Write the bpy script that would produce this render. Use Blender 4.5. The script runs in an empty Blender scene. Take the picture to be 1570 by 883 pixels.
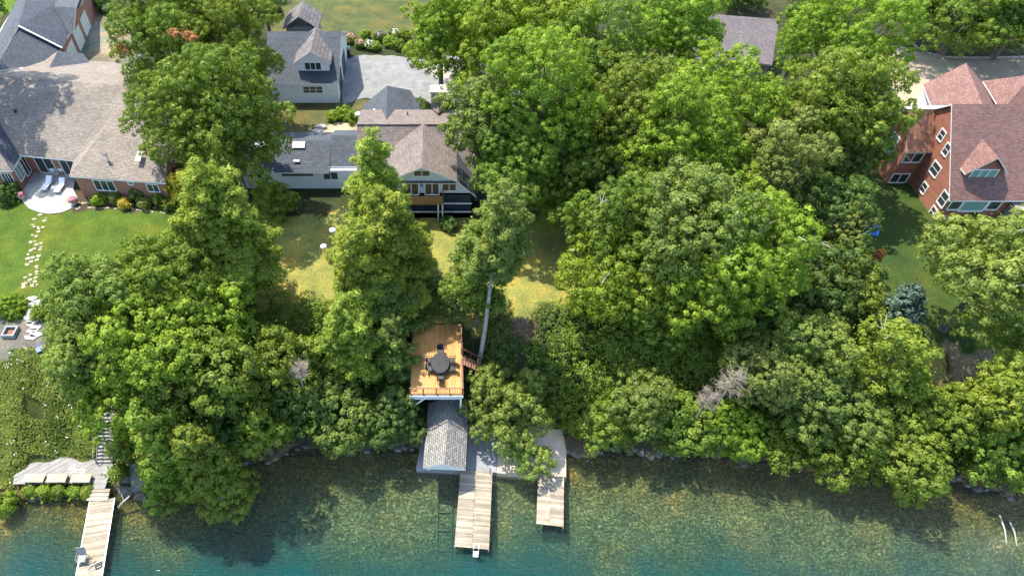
import bpy, math, random
import numpy as np
from mathutils import Vector
R = math.radians
scene = bpy.context.scene
COL = scene.collection
random.seed(7)
rng = np.random.default_rng(11)

# ------------------------------------------------------------------ camera, light, exposure
PITCH = R(48.5); CAMH = 55.0; F = 1050.0; CX, CY = 680.0, 441.5     # photo pixels (1570 x 883)
cam_d = bpy.data.cameras.new('camera'); cam = bpy.data.objects.new('camera', cam_d); COL.objects.link(cam)
cam.location = (0, 0, CAMH); cam.rotation_euler = (math.pi/2 - PITCH, 0, 0)
cam_d.sensor_fit = 'HORIZONTAL'; cam_d.sensor_width = 36.0; cam_d.lens = 36.0*F/1570.0
cam_d.shift_x = (785.0-CX)/1570.0
cam_d.clip_start = 0.5; cam_d.clip_end = 3000
scene.camera = cam

SUN = Vector((-0.345, 0.36, 0.866)).normalized()                    # towards the sun
world = bpy.data.worlds.new('World'); scene.world = world; world.use_nodes = True
nt = world.node_tree; nt.nodes.clear()
sky = nt.nodes.new('ShaderNodeTexSky'); sky.sky_type = 'NISHITA'; sky.sun_disc = False
sky.sun_elevation = math.asin(SUN.z); sky.sun_rotation = math.atan2(SUN.x, SUN.y)
bgn = nt.nodes.new('ShaderNodeBackground'); bgn.inputs['Strength'].default_value = 0.15
wo = nt.nodes.new('ShaderNodeOutputWorld')
nt.links.new(sky.outputs[0], bgn.inputs[0]); nt.links.new(bgn.outputs[0], wo.inputs[0])
sd = bpy.data.lights.new('sun', 'SUN'); sd.energy = 3.0; sd.angle = R(0.55); sd.color = (1.0, 0.93, 0.80)
so = bpy.data.objects.new('sun', sd); COL.objects.link(so)
so.rotation_euler = SUN.to_track_quat('Z', 'Y').to_euler(); so.location = (-60, 60, 120)
scene.view_settings.view_transform = 'Standard'; scene.view_settings.look = 'None'
scene.view_settings.exposure = 1.70; scene.view_settings.gamma = 1.0
scene.cycles.max_bounces = 7; scene.cycles.diffuse_bounces = 3; scene.cycles.transparent_max_bounces = 12
scene.cycles.caustics_reflective = False; scene.cycles.caustics_refractive = False

# ------------------------------------------------------------------ measuring: where a sight line meets a height
_s, _c = math.sin(PITCH), math.cos(PITCH)
def at(px, py, z=6.0):
    a = (px-CX)/F; b = -(py-CY)/F
    t = (z-CAMH)/(-_s+b*_c)
    return (a*t, (_c+b*_s)*t)
def V(px, py, z): x, y = at(px, py, z); return (x, y, z)
def depth(x, y, z): return y*_c+(CAMH-z)*_s

# ------------------------------------------------------------------ materials
M = {}
def nodes(name):
    m = bpy.data.materials.new(name); m.use_nodes = True; n = m.node_tree; n.nodes.clear()
    out = n.nodes.new('ShaderNodeOutputMaterial'); M[name] = m
    return m, n, out
def N(n, t, **kw):
    x = n.nodes.new(t)
    for k, v in kw.items():
        if k in x.inputs: x.inputs[k].default_value = v
        else: setattr(x, k, v)
    return x
def L(n, a, b): n.links.new(a, b)
def mixc(n, fac, a, b, mode='MIX'):
    x = n.nodes.new('ShaderNodeMix'); x.data_type = 'RGBA'; x.blend_type = mode
    for sock, v in ((x.inputs[0], fac), (x.inputs[6], a), (x.inputs[7], b)):
        if hasattr(v, 'links') or hasattr(v, 'is_linked'): n.links.new(v, sock)
        elif isinstance(v, (int, float)): sock.default_value = v
        else: sock.default_value = (*v, 1)
    return x.outputs[2]
def rgb(c): return (c[0], c[1], c[2])
def ramp(n, v, p0, p1):
    x = n.nodes.new('ShaderNodeMapRange'); x.inputs[1].default_value = p0; x.inputs[2].default_value = p1
    n.links.new(v, x.inputs[0]); return x.outputs[0]

def plain(name, col, rough=0.7, var=0.25, scale=1.5, metal=0.0, bump=0.0, tint=0.0, stain=None):
    """one colour broken up by two noises; 'tint' adds per-board variation read from the mesh"""
    m, n, out = nodes(name)
    p = N(n, 'ShaderNodeBsdfPrincipled', Roughness=rough, Metallic=metal)
    g = N(n, 'ShaderNodeNewGeometry')
    n1 = N(n, 'ShaderNodeTexNoise', Scale=scale, Detail=5.0); L(n, g.outputs['Position'], n1.inputs[0])
    n2 = N(n, 'ShaderNodeTexNoise', Scale=scale*9, Detail=3.0); L(n, g.outputs['Position'], n2.inputs[0])
    c = mixc(n, ramp(n, n1.outputs[0], .3, .7), [x*(1-var) for x in col], [min(1, x*(1+var)) for x in col])
    c = mixc(n, ramp(n, n2.outputs[0], .3, .7), c, mixc(n, 1.0, c, (1-var*.7,)*3, 'MULTIPLY'))
    if stain:
        n3 = N(n, 'ShaderNodeTexNoise', Scale=scale*.4, Detail=6.0); L(n, g.outputs['Position'], n3.inputs[0])
        c = mixc(n, ramp(n, n3.outputs[0], .52, .68), c, stain)
    if tint:
        a = N(n, 'ShaderNodeAttribute', attribute_name='tint')
        mr = N(n, 'ShaderNodeMapRange'); mr.inputs[3].default_value = 1-tint; mr.inputs[4].default_value = 1+tint*.6
        L(n, a.outputs['Fac'], mr.inputs[0])
        vm = N(n, 'ShaderNodeVectorMath', operation='SCALE'); L(n, c, vm.inputs[0]); L(n, mr.outputs[0], vm.inputs[3])
        c = vm.outputs[0]
    L(n, c, p.inputs['Base Color'])
    if bump:
        b = N(n, 'ShaderNodeBump', Strength=bump, Distance=0.05); L(n, n2.outputs[0], b.inputs['Height']); L(n, b.outputs[0], p.inputs['Normal'])
    L(n, p.outputs[0], out.inputs[0]); return m

def bricks(name, c1, c2, mortar, bw, bh, msize, rough=0.85, moss=None, bumpd=0.02, offset=.5, big=.22):
    """courses laid in the face's own metres (UV)"""
    m, n, out = nodes(name)
    p = N(n, 'ShaderNodeBsdfPrincipled', Roughness=rough)
    uv = N(n, 'ShaderNodeUVMap', uv_map='UVMap')
    b = N(n, 'ShaderNodeTexBrick', Scale=1.0); b.offset = offset
    b.inputs['Color1'].default_value = (*c1, 1); b.inputs['Color2'].default_value = (*c2, 1)
    b.inputs['Mortar'].default_value = (*mortar, 1); b.inputs['Mortar Size'].default_value = msize
    b.inputs['Brick Width'].default_value = bw; b.inputs['Row Height'].default_value = bh; b.inputs['Bias'].default_value = 0.0
    L(n, uv.outputs[0], b.inputs[0])
    g = N(n, 'ShaderNodeNewGeometry')
    n1 = N(n, 'ShaderNodeTexNoise', Scale=.55, Detail=6.0); L(n, g.outputs['Position'], n1.inputs[0])
    n2 = N(n, 'ShaderNodeTexNoise', Scale=7.0, Detail=3.0); L(n, g.outputs['Position'], n2.inputs[0])
    c = mixc(n, ramp(n, n1.outputs[0], .3, .7), mixc(n, 1.0, b.outputs[0], (1-big,)*3, 'MULTIPLY'), b.outputs[0])
    c = mixc(n, ramp(n, n2.outputs[0], .3, .7), mixc(n, 1.0, c, (.72,)*3, 'MULTIPLY'), c)
    if moss:
        n3 = N(n, 'ShaderNodeTexNoise', Scale=.9, Detail=8.0); L(n, g.outputs['Position'], n3.inputs[0])
        c = mixc(n, ramp(n, n3.outputs[0], .58, .75), c, moss)
    L(n, c, p.inputs['Base Color'])
    bp = N(n, 'ShaderNodeBump', Strength=.6, Distance=bumpd); L(n, b.outputs['Fac'], bp.inputs['Height']); bp.invert = True
    L(n, bp.outputs[0], p.inputs['Normal'])
    L(n, p.outputs[0], out.inputs[0]); return m

def lap(name, c, row=.2, rough=.55):
    m, n, out = nodes(name)
    p = N(n, 'ShaderNodeBsdfPrincipled', Roughness=rough)
    uv = N(n, 'ShaderNodeUVMap', uv_map='UVMap')
    sx = N(n, 'ShaderNodeSeparateXYZ'); L(n, uv.outputs[0], sx.inputs[0])
    md = N(n, 'ShaderNodeMath', operation='MODULO'); L(n, sx.outputs[1], md.inputs[0]); md.inputs[1].default_value = row
    ab = N(n, 'ShaderNodeMath', operation='ABSOLUTE'); L(n, md.outputs[0], ab.inputs[0])
    gt = N(n, 'ShaderNodeMath', operation='LESS_THAN'); L(n, ab.outputs[0], gt.inputs[0]); gt.inputs[1].default_value = row*.16
    g = N(n, 'ShaderNodeNewGeometry')
    n1 = N(n, 'ShaderNodeTexNoise', Scale=1.2, Detail=6.0); L(n, g.outputs['Position'], n1.inputs[0])
    cc = mixc(n, ramp(n, n1.outputs[0], .3, .75), [x*.86 for x in c], c)
    cc = mixc(n, gt.outputs[0], cc, [x*.62 for x in c])
    L(n, cc, p.inputs['Base Color'])
    bp = N(n, 'ShaderNodeBump', Strength=.5, Distance=.02); L(n, ab.outputs[0], bp.inputs['Height']); L(n, bp.outputs[0], p.inputs['Normal'])
    L(n, p.outputs[0], out.inputs[0]); return m

def leafmat(name, dark, light, trans=.32, odd=None, oddat=.97):
    m, n, out = nodes(name)
    a = N(n, 'ShaderNodeAttribute', attribute_name='tint')
    oi = N(n, 'ShaderNodeObjectInfo')
    c = mixc(n, a.outputs['Fac'], dark, light)
    hs = N(n, 'ShaderNodeHueSaturation'); L(n, c, hs.inputs['Color'])
    mr = N(n, 'ShaderNodeMapRange'); mr.inputs[3].default_value = .485; mr.inputs[4].default_value = .512; L(n, oi.outputs['Random'], mr.inputs[0]); L(n, mr.outputs[0], hs.inputs['Hue'])
    c = hs.outputs[0]
    if odd:
        c = mixc(n, ramp(n, a.outputs['Fac'], oddat, oddat+.02), c, odd)
    d = N(n, 'ShaderNodeBsdfDiffuse'); L(n, c, d.inputs[0])
    t = N(n, 'ShaderNodeBsdfTranslucent'); L(n, mixc(n, 1.0, c, (1.25, 1.3, .55), 'MULTIPLY'), t.inputs[0])
    mx = N(n, 'ShaderNodeMixShader'); mx.inputs[0].default_value = trans; L(n, d.outputs[0], mx.inputs[1]); L(n, t.outputs[0], mx.inputs[2])
    gl = N(n, 'ShaderNodeBsdfGlossy', Roughness=.5); gl.inputs[0].default_value = (.9, .95, 1, 1)
    m2 = N(n, 'ShaderNodeMixShader'); m2.inputs[0].default_value = .012; L(n, mx.outputs[0], m2.inputs[1]); L(n, gl.outputs[0], m2.inputs[2])
    L(n, m2.outputs[0], out.inputs[0]); return m

leafmat('leaf_bright', (.115, .19, .016), (.28, .385, .032))
leafmat('leaf_mid', (.092, .148, .016), (.225, .295, .038))
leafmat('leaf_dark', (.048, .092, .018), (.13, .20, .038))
leafmat('leaf_cool', (.088, .145, .026), (.215, .28, .052))
leafmat('leaf_pale', (.11, .17, .026), (.27, .335, .065))
leafmat('leaf_yellow', (.12, .185, .018), (.28, .355, .045))
leafmat('leaf_olive', (.115, .155, .028), (.26, .30, .07))
leafmat('leaf_pine', (.14, .20, .022), (.345, .40, .05))
leafmat('leaf_spruce', (.055, .10, .065), (.13, .19, .135), trans=.1)
leafmat('leaf_gold', (.35, .30, .03), (.60, .50, .06))
leafmat('leaf_rust', (.28, .12, .04), (.50, .25, .10))
leafmat('leaf_weed', (.11, .165, .025), (.27, .32, .06))
leafmat('twig_dead', (.30, .25, .20), (.50, .43, .36), trans=.05)
plain('bark', (.17, .145, .12), .9, .35, 2.0, bump=.6)
plain('bark_pale', (.33, .30, .26), .9, .3, 2.0, bump=.6)
plain('dead_twig', (.30, .25, .20), .9, .25, 3.0)
plain('dead_wood', (.38, .34, .29), .8, .2, 3.0)
plain('white_paint', (.78, .78, .76), .5, .06, 1.0)
plain('white_metal', (.80, .80, .80), .35, .04, 2.0)
plain('white_fabric', (.78, .79, .82), .8, .05, 3.0)
plain('black_metal', (.02, .02, .022), .4, .2, 3.0)
plain('black_cloth', (.018, .02, .024), .7, .3, 2.0)
plain('navy_paint', (.028, .045, .07), .5, .15, 1.0)
plain('dark_void', (.015, .015, .017), .8, .1, 1.0)
plain('concrete', (.46, .45, .42), .9, .14, .7, bump=.3, stain=(.30, .28, .24))
plain('concrete_warm', (.60, .49, .35), .9, .16, .6, bump=.3, stain=(.36, .29, .20))
plain('concrete_grey', (.25, .26, .26), .9, .18, .8, bump=.3)
plain('patio_stone', (.44, .41, .35), .9, .22, .7, bump=.3, stain=(.25, .24, .20))
plain('cedar_deck', (.50, .255, .07), .65, .12, 1.2, tint=.22, bump=.2)
plain('grey_board', (.37, .31, .225), .8, .16, 1.3, tint=.40, bump=.3, stain=(.27, .225, .16))
plain('silver_board', (.265, .255, .235), .85, .18, 1.5, tint=.28, bump=.3)
plain('brown_rail', (.20, .085, .045), .6, .15, 2.0)
plain('flagstone', (.36, .325, .21), .9, .2, 2.0, tint=.3)
plain('slate_step', (.36, .35, .34), .85, .25, 2.0, tint=.2)
plain('rock', (.19, .18, .15), .9, .35, 1.6, bump=.6, tint=.35)
plain('blue_tarp', (.03, .16, .55), .45, .15, 2.0)
plain('blue_plastic', (.03, .10, .42), .4, .1, 2.0)
plain('teal_plastic', (.02, .16, .15), .45, .1, 2.0)
plain('terracotta', (.50, .45, .38), .7, .15, 3.0)
plain('rust_iron', (.22, .09, .055), .8, .3, 5.0)
plain('petal_pink', (.70, .22, .34), .7, .25, 9.0)
plain('petal_white', (.78, .76, .74), .7, .1, 9.0)
plain('petal_purple', (.30, .14, .40), .7, .25, 9.0)
plain('trim_tan', (.55, .50, .42), .6, .1, 1.0)
plain('purple_bumper', (.16, .11, .26), .6, .15, 2.0)
plain('lamp_globe', (.85, .85, .84), .35, .03, 3.0)
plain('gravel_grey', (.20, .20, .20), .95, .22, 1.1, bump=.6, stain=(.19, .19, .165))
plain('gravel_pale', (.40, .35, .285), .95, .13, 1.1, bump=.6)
plain('gravel_sand', (.34, .27, .185), .95, .20, .5, bump=.6, stain=(.33, .31, .18))
plain('kerb_stone', (.42, .40, .36), .9, .3, 3.0)
plain('water_pipe', (.20, .21, .14), .7, .2, 3.0)
plain('wood_table', (.30, .20, .11), .6, .2, 3.0)
m, n, out = nodes('glass'); p = N(n, 'ShaderNodeBsdfPrincipled', Roughness=.08); p.inputs['Base Color'].default_value = (.035, .05, .055, 1)
p.inputs['Specular IOR Level'].default_value = .9; L(n, p.outputs[0], out.inputs[0])
m, n, out = nodes('glass_pale'); p = N(n, 'ShaderNodeBsdfPrincipled', Roughness=.12); p.inputs['Base Color'].default_value = (.20, .33, .31, 1)
p.inputs['Specular IOR Level'].default_value = .9; L(n, p.outputs[0], out.inputs[0])
plain('window_blind', (.10, .08, .045), .5, .2, 2.0)
lap('white_siding', (.84, .84, .83), .18)
lap('blue_siding', (.62, .71, .78), .2)
lap('garage_door', (.62, .62, .55), .5)
bricks('roof_slate', (.060, .075, .095), (.115, .13, .155), (.03, .035, .045), .33, .16, .018)
bricks('roof_tan', (.235, .195, .155), (.36, .305, .245), (.14, .115, .095), .36, .17, .02)
bricks('roof_brown', (.185, .145, .125), (.29, .235, .205), (.10, .08, .07), .36, .17, .02)
bricks('roof_red', (.21, .105, .09), (.31, .175, .145), (.13, .065, .055), .36, .17, .018)
bricks('roof_orange', (.36, .155, .085), (.48, .24, .14), (.25, .10, .055), .36, .17, .018)
bricks('roof_boat', (.20, .195, .18), (.37, .355, .31), (.11, .105, .10), .34, .20, .03, big=.1)
bricks('roof_purple', (.14, .118, .115), (.21, .18, .172), (.07, .06, .075), .34, .18, .02)
bricks('roof_shed', (.13, .115, .11), (.27, .245, .24), (.07, .06, .06), .2, .5, .03)
bricks('brick_red', (.36, .12, .065), (.50, .20, .11), (.34, .27, .22), .24, .085, .012)
bricks('red_siding', (.38, .145, .09), (.45, .19, .125), (.26, .095, .06), 3.0, .14, .012)
bricks('chimney_brick', (.22, .10, .085), (.52, .42, .38), (.40, .36, .33), .26, .10, .02)
bricks('stone_wall', (.30, .28, .25), (.52, .48, .42), (.22, .20, .18), .5, .28, .03)

# ------------------------------------------------------------------ mesh helper
ORIG = {}
class MB:
    def __init__(s): s.v = []; s.f = []; s.mi = []; s.t = []; s.mats = []; s.smooth = []
    def mid(s, m):
        if m not in s.mats: s.mats.append(m)
        return s.mats.index(m)
    def face(s, pts, m, t=.5, smooth=False):
        b = len(s.v); s.v += [tuple(p) for p in pts]; s.f.append(tuple(range(b, b+len(pts)))); s.mi.append(s.mid(m)); s.t.append(t); s.smooth.append(smooth)
    def slab(s, pts, th, m, mside=None, down=True):
        """polygon with thickness; side faces in mside"""
        pts = [Vector(p) for p in pts]
        nrm = Vector((0, 0, 0))
        for i in range(len(pts)): nrm += (pts[i]-pts[0]).cross(pts[(i+1) % len(pts)]-pts[0])
        if nrm.z < 0: pts.reverse()
        low = [p-Vector((0, 0, th)) for p in pts]
        s.face(pts, m); s.face(list(reversed(low)), mside or m)
        for i in range(len(pts)):
            j = (i+1) % len(pts); s.face([low[i], low[j], pts[j], pts[i]], mside or m)
    def box(s, c, d, m, rz=0, rx=0, ry=0, t=None):
        from mathutils import Euler
        rot = Euler((rx, ry, rz)).to_matrix(); c = Vector(c)
        q = [c+rot@Vector((sx*d[0]/2, sy*d[1]/2, sz*d[2]/2)) for sz in (-1, 1) for sx, sy in ((-1, -1), (1, -1), (1, 1), (-1, 1))]
        t = random.random() if t is None else t
        for f in ((3, 2, 1, 0), (4, 5, 6, 7), (0, 1, 5, 4), (1, 2, 6, 5), (2, 3, 7, 6), (3, 0, 4, 7)): s.face([q[i] for i in f], m, t)
    def beam(s, a, b, w, h, m, t=None):
        a = Vector(a); b = Vector(b); d = (b-a); 
        if d.length < 1e-4: return
        d.normalize()
        side = d.cross(Vector((0, 0, 1)))
        if side.length < .01: side = Vector((1, 0, 0))
        side.normalize(); up = side.cross(d)
        q = []
        for e in (a, b):
            for x, y in ((-1, -1), (1, -1), (1, 1), (-1, 1)): q.append(e+side*x*w/2+up*y*h/2)
        t = random.random() if t is None else t
        for f in ((0, 1, 2, 3), (7, 6, 5, 4), (0, 4, 5, 1), (1, 5, 6, 2), (2, 6, 7, 3), (3, 7, 4, 0)): s.face([q[i] for i in f], m, t)
    def tube(s, pts, rad, m, n=6, t=.5, cap=True, smooth=True):
        pts = [Vector(p) for p in pts]
        rad = rad if hasattr(rad, '__len__') else [rad]*len(pts)
        rings = []
        for i, p in enumerate(pts):
            d = (pts[min(i+1, len(pts)-1)]-pts[max(i-1, 0)])
            d = d.normalized() if d.length > 1e-6 else Vector((0, 0, 1))
            a = d.orthogonal().normalized() if i == 0 else (A-d*A.dot(d)).normalized()
            A = a; b = d.cross(a)
            rings.append([p+(a*math.cos(2*math.pi*k/n)+b*math.sin(2*math.pi*k/n))*rad[i] for k in range(n)])
        for i in range(len(rings)-1):
            for k in range(n): s.face([rings[i][k], rings[i][(k+1) % n], rings[i+1][(k+1) % n], rings[i+1][k]], m, t, smooth)
        if cap: s.face(rings[-1], m, t); s.face(list(reversed(rings[0])), m, t)
    def lathe(s, c, prof, m, n=12, smooth=True, t=.5):
        c = Vector(c); rr = [[c+Vector((r*math.cos(2*math.pi*k/n), r*math.sin(2*math.pi*k/n), z)) for k in range(n)] for r, z in prof]
        for i in range(len(rr)-1):
            for k in range(n): s.face([rr[i][k], rr[i][(k+1) % n], rr[i+1][(k+1) % n], rr[i+1][k]], m, t, smooth)
    def prism(s, xy, z0, z1, m, cap=True):
        n = len(xy)
        ar = sum(xy[i][0]*xy[(i+1) % n][1]-xy[(i+1) % n][0]*xy[i][1] for i in range(n))
        if ar < 0: xy = list(reversed(xy))
        for i in range(n):
            a, b = xy[i], xy[(i+1) % n]
            s.face([(a[0], a[1], z0), (b[0], b[1], z0), (b[0], b[1], z1), (a[0], a[1], z1)], m)
        if cap: s.face([(x, y, z1) for x, y in xy], m)
    def build(s, name, parent=None, merge=False):
        o0 = Vector((0, 0, 0)) if parent is None else ORIG[parent.name]
        return s._mk(name, parent, o0)
    def build_top(s, name, origin):
        o = s._mk(name, None, Vector(origin)); o.location = origin; ORIG[o.name] = Vector(origin); return o
    def _mk(s, name, parent, o0):
        me = bpy.data.meshes.new(name)
        me.from_pydata([(x-o0.x, y-o0.y, z-o0.z) for x, y, z in s.v], [], s.f)
        for m in s.mats: me.materials.append(M[m])
        me.polygons.foreach_set('material_index', s.mi); me.polygons.foreach_set('use_smooth', s.smooth)
        uv = me.uv_layers.new(name='UVMap'); at_ = me.attributes.new('tint', 'FLOAT', 'FACE')
        at_.data.foreach_set('value', s.t)
        for p, f in zip(me.polygons, s.f):
            P = [Vector(s.v[i]) for i in f]
            nn = Vector((0, 0, 0))
            for i in range(1, len(P)-1): nn += (P[i]-P[0]).cross(P[i+1]-P[0])
            if nn.length < 1e-9: continue
            nn.normalize()
            u = Vector((0, 0, 1)).cross(nn)
            u = Vector((1, 0, 0)) if u.length < .05 else u.normalized()
            w = nn.cross(u)
            for li, q in zip(p.loop_indices, P): uv.data[li].uv = (q.dot(u), q.dot(w))
        me.update()
        o = bpy.data.objects.new(name, me); COL.objects.link(o)
        if parent: o.parent = parent
        ORIG[o.name] = o0
        return o

def tag(o, label, cat, group=None, kind=None):
    if label: o['label'] = label
    if cat: o['category'] = cat
    if group: o['group'] = group
    if kind: o['kind'] = kind
    return o
def empty(name, loc, label, cat, group=None):
    o = bpy.data.objects.new(name, None); COL.objects.link(o); o.location = loc; ORIG[o.name] = Vector(loc)
    o.empty_display_size = .3
    return tag(o, label, cat, group)
def copy_tree(o, loc=None, rz=None, sc=None, label=None, parent=None):
    c = o.copy(); COL.objects.link(c)
    if parent: c.parent = parent
    if loc is not None: c.location = loc
    if rz is not None: c.rotation_euler = (0, 0, rz)
    if sc is not None: c.scale = sc if hasattr(sc, '__len__') else (sc,)*3
    if label: c['label'] = label
    for ch in list(o.children): copy_tree(ch, parent=c)
    return c

# ------------------------------------------------------------------ terrain
SX = [-400, -60, -37, -29, -25, -19, -13, -2, 12, 24, 33, 45, 58, 400]
SY = [20, 23.0, 24.6, 25.6, 25.8, 27.6, 29.4, 29.8, 29.3, 29.0, 27.6, 25.8, 25.4, 20]
def shore(x): return np.interp(x, SX, SY)
def gz(x, y):
    x = np.asarray(x, float); y = np.asarray(y, float)
    d = y-shore(x)-.35*np.sin(x*.9)-.25*np.sin(x*2.3+1)
    t = np.clip((d-.4)/11.0, 0, 1); up = .22+5.7*t*t*(3-2*t)+np.clip(d, 0, .4)*.2
    dn = -.18-.11*np.clip(-d, 0, 60)-.0
    s = np.clip((d+.5)/1.0, 0, 1); s = s*s*(3-2*s)
    z = dn*(1-s)+up*s
    return z
def gzf(x, y): return float(gz(x, y))
def inpoly(px, py, poly):
    ins = np.zeros(px.shape, bool); n = len(poly)
    for i in range(n):
        x0, y0 = poly[i]; x1, y1 = poly[(i+1) % n]
        if y0 == y1: continue
        c = ((y0 > py) != (y1 > py)) & (px < (x1-x0)*(py-y0)/(y1-y0)+x0); ins ^= c
    return ins
def W(poly, z=6.0): return [at(x, y, z) for x, y in poly]
gx = np.concatenate([[-2000, -900, -400, -200, -120, -95], np.arange(-80, 100, .36), [110, 140, 220, 400, 900, 2000]])
gy = np.concatenate([[-1500, -600, -200, -50, 0], np.arange(10, 108, .36), [115, 130, 160, 220, 400, 900, 2500]])
GX, GY = np.meshgrid(gx, gy)
GZ = gz(GX, GY)
wx = GX+.35*np.sin(GY*2.1)+.3*np.sin(GX*3.3+GY)+rng.normal(0, .12, GX.shape); wy = GY+.35*np.sin(GX*1.9+1)+.3*np.sin(GY*2.9-GX)+rng.normal(0, .12, GX.shape)
colr = np.empty(GX.shape+(4,)); colr[..., 3] = 1; colr[..., :3] = (.045, .055, .022)
def zone(poly, c, z=6.0): 
    mk = inpoly(wx, wy, W(poly, z)); colr[mk, :3] = c
zone([(-300, -60), (2000, -60), (2000, 30), (-300, 30)], (.055, .06, .025))
zone([(-200, 290), (300, 300), (330, 420), (200, 470), (60, 560), (-200, 560)], (.085, .14, .018))
zone([(-60, 455), (40, 455), (45, 492), (-60, 492)], (.09, .14, .02))
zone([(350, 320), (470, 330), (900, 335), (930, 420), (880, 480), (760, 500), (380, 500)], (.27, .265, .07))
zone([(380, 150), (560, 150), (560, 220), (360, 225)], (.115, .115, .045))
zone([(470, -30), (660, -40), (660, 60), (540, 62), (410, 50)], (.10, .115, .04))
zone([(1290, 260), (1480, 300), (1700, 330), (1700, 560), (1440, 540), (1340, 520), (1320, 380)], (.050, .085, .018))  # right lawn: tree shade put into the grass colour
zone([(1480, 480), (1700, 500), (1700, 556), (1500, 548)], (.13, .20, .025))  # sunlit front patch, its light painted as brighter grass
zone([(-300, -60), (40, -60), (20, 10), (-30, 60), (-300, 200)], (.10, .19, .015))
zone([(130, 20), (210, 20), (210, 100), (110, 98)], (.20, .185, .125))
zone([(140, 35), (180, 45), (175, 85), (140, 80)], (.28, .265, .21))
zone([(770, 488), (850, 500), (880, 520), (860, 590), (740, 570)], (.15, .11, .075), 5.2)
zone([(1440, 545), (1530, 560), (1510, 600), (1470, 640), (1460, 600)], (.24, .19, .12), 4.5)
zone([(-60, 488), (60, 486), (85, 520), (70, 548), (-60, 548)], (.17, .165, .14))
zone([(200, 285), (110, 297), (120, 325), (262, 320), (262, 290)], (.09, .065, .045))
DD = GY-shore(GX)
mk = (DD > -.2) & (DD < 10.5) & (GX < -24); colr[mk, :3] = (.085, .105, .025)
mk = (DD > -.6) & (DD < 1.2); colr[mk, :3] = (.13, .11, .075)
mk = DD <= -.4
olive = np.array((.38, .32, .12)); grey = np.array((.40, .41, .25)); tt = np.clip((-DD-1.5)/4, 0, 1)[..., None]
bed = olive*(1-tt)+grey*tt
colr[mk, :3] = bed[mk]
nv = GX.size; ny, nx = GX.shape
me = bpy.data.meshes.new('ground'); ii = np.arange(nv).reshape(ny, nx)
q = np.stack([ii[:-1, :-1], ii[:-1, 1:], ii[1:, 1:], ii[1:, :-1]], -1).reshape(-1, 4)
def fill_mesh(me, co, quads):
    me.vertices.add(len(co)); me.vertices.foreach_set('co', np.ascontiguousarray(co, dtype=np.float32).ravel())
    nq, k = quads.shape
    me.loops.add(nq*k); me.loops.foreach_set('vertex_index', quads.astype(np.int32).ravel())
    me.polygons.add(nq); me.polygons.foreach_set('loop_start', np.arange(0, nq*k, k, dtype=np.int32))
    me.update(calc_edges=True)
fill_mesh(me, np.stack([GX, GY, GZ], -1).reshape(-1, 3), q)
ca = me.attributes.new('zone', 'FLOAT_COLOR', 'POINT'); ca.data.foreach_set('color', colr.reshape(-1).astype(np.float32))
me.polygons.foreach_set('use_smooth', [True]*len(me.polygons))
m, n, out = nodes('ground_mix')
p = N(n, 'ShaderNodeBsdfPrincipled', Roughness=.95); p.inputs['Specular IOR Level'].default_value = .15
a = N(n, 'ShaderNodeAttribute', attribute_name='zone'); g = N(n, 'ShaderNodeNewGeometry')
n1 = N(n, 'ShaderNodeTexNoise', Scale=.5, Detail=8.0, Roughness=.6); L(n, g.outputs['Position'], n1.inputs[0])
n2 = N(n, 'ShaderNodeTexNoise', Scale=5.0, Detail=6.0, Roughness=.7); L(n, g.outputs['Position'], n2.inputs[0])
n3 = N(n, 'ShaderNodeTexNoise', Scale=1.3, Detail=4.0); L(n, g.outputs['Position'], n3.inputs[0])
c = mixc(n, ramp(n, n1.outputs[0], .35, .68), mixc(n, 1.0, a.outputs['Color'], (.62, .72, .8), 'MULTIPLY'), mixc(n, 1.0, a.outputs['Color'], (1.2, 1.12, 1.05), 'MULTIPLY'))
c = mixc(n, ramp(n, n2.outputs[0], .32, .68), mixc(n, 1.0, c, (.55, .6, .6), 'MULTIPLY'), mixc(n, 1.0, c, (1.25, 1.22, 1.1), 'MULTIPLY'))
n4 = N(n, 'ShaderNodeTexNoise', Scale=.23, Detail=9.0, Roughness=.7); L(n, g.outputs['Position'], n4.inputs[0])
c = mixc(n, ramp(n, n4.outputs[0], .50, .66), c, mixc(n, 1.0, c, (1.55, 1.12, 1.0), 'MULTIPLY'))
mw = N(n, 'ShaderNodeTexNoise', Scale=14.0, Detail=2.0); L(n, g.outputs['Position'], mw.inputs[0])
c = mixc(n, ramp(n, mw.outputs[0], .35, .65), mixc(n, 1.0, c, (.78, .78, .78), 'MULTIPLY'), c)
# stones of the lake bed (only below the water line)
vo = N(n, 'ShaderNodeTexVoronoi', Scale=6.0); 
dist = N(n, 'ShaderNodeTexNoise', Scale=1.1, Detail=3.0); L(n, g.outputs['Position'], dist.inputs[0])
va = N(n, 'ShaderNodeVectorMath', operation='MULTIPLY_ADD'); L(n, dist.outputs['Color'], va.inputs[0]); va.inputs[1].default_value = (.9, .9, 0); L(n, g.outputs['Position'], va.inputs[2])
L(n, va.outputs[0], vo.inputs[0])
sv = N(n, 'ShaderNodeSeparateColor'); L(n, vo.outputs['Color'], sv.inputs[0])
st = mixc(n, ramp(n, sv.outputs[0], 0, 1), mixc(n, 1.0, c, (.45, .5, .55), 'MULTIPLY'), mixc(n, 1.0, c, (1.6, 1.6, 1.45), 'MULTIPLY'))
st = mixc(n, ramp(n, vo.outputs['Distance'], .25, .7), st, mixc(n, 1.0, c, (.4, .45, .45), 'MULTIPLY'))
sz = N(n, 'ShaderNodeSeparateXYZ'); L(n, g.outputs['Position'], sz.inputs[0])
under = N(n, 'ShaderNodeMath', operation='LESS_THAN'); L(n, sz.outputs[2], under.inputs[0]); under.inputs[1].default_value = .05
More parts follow.
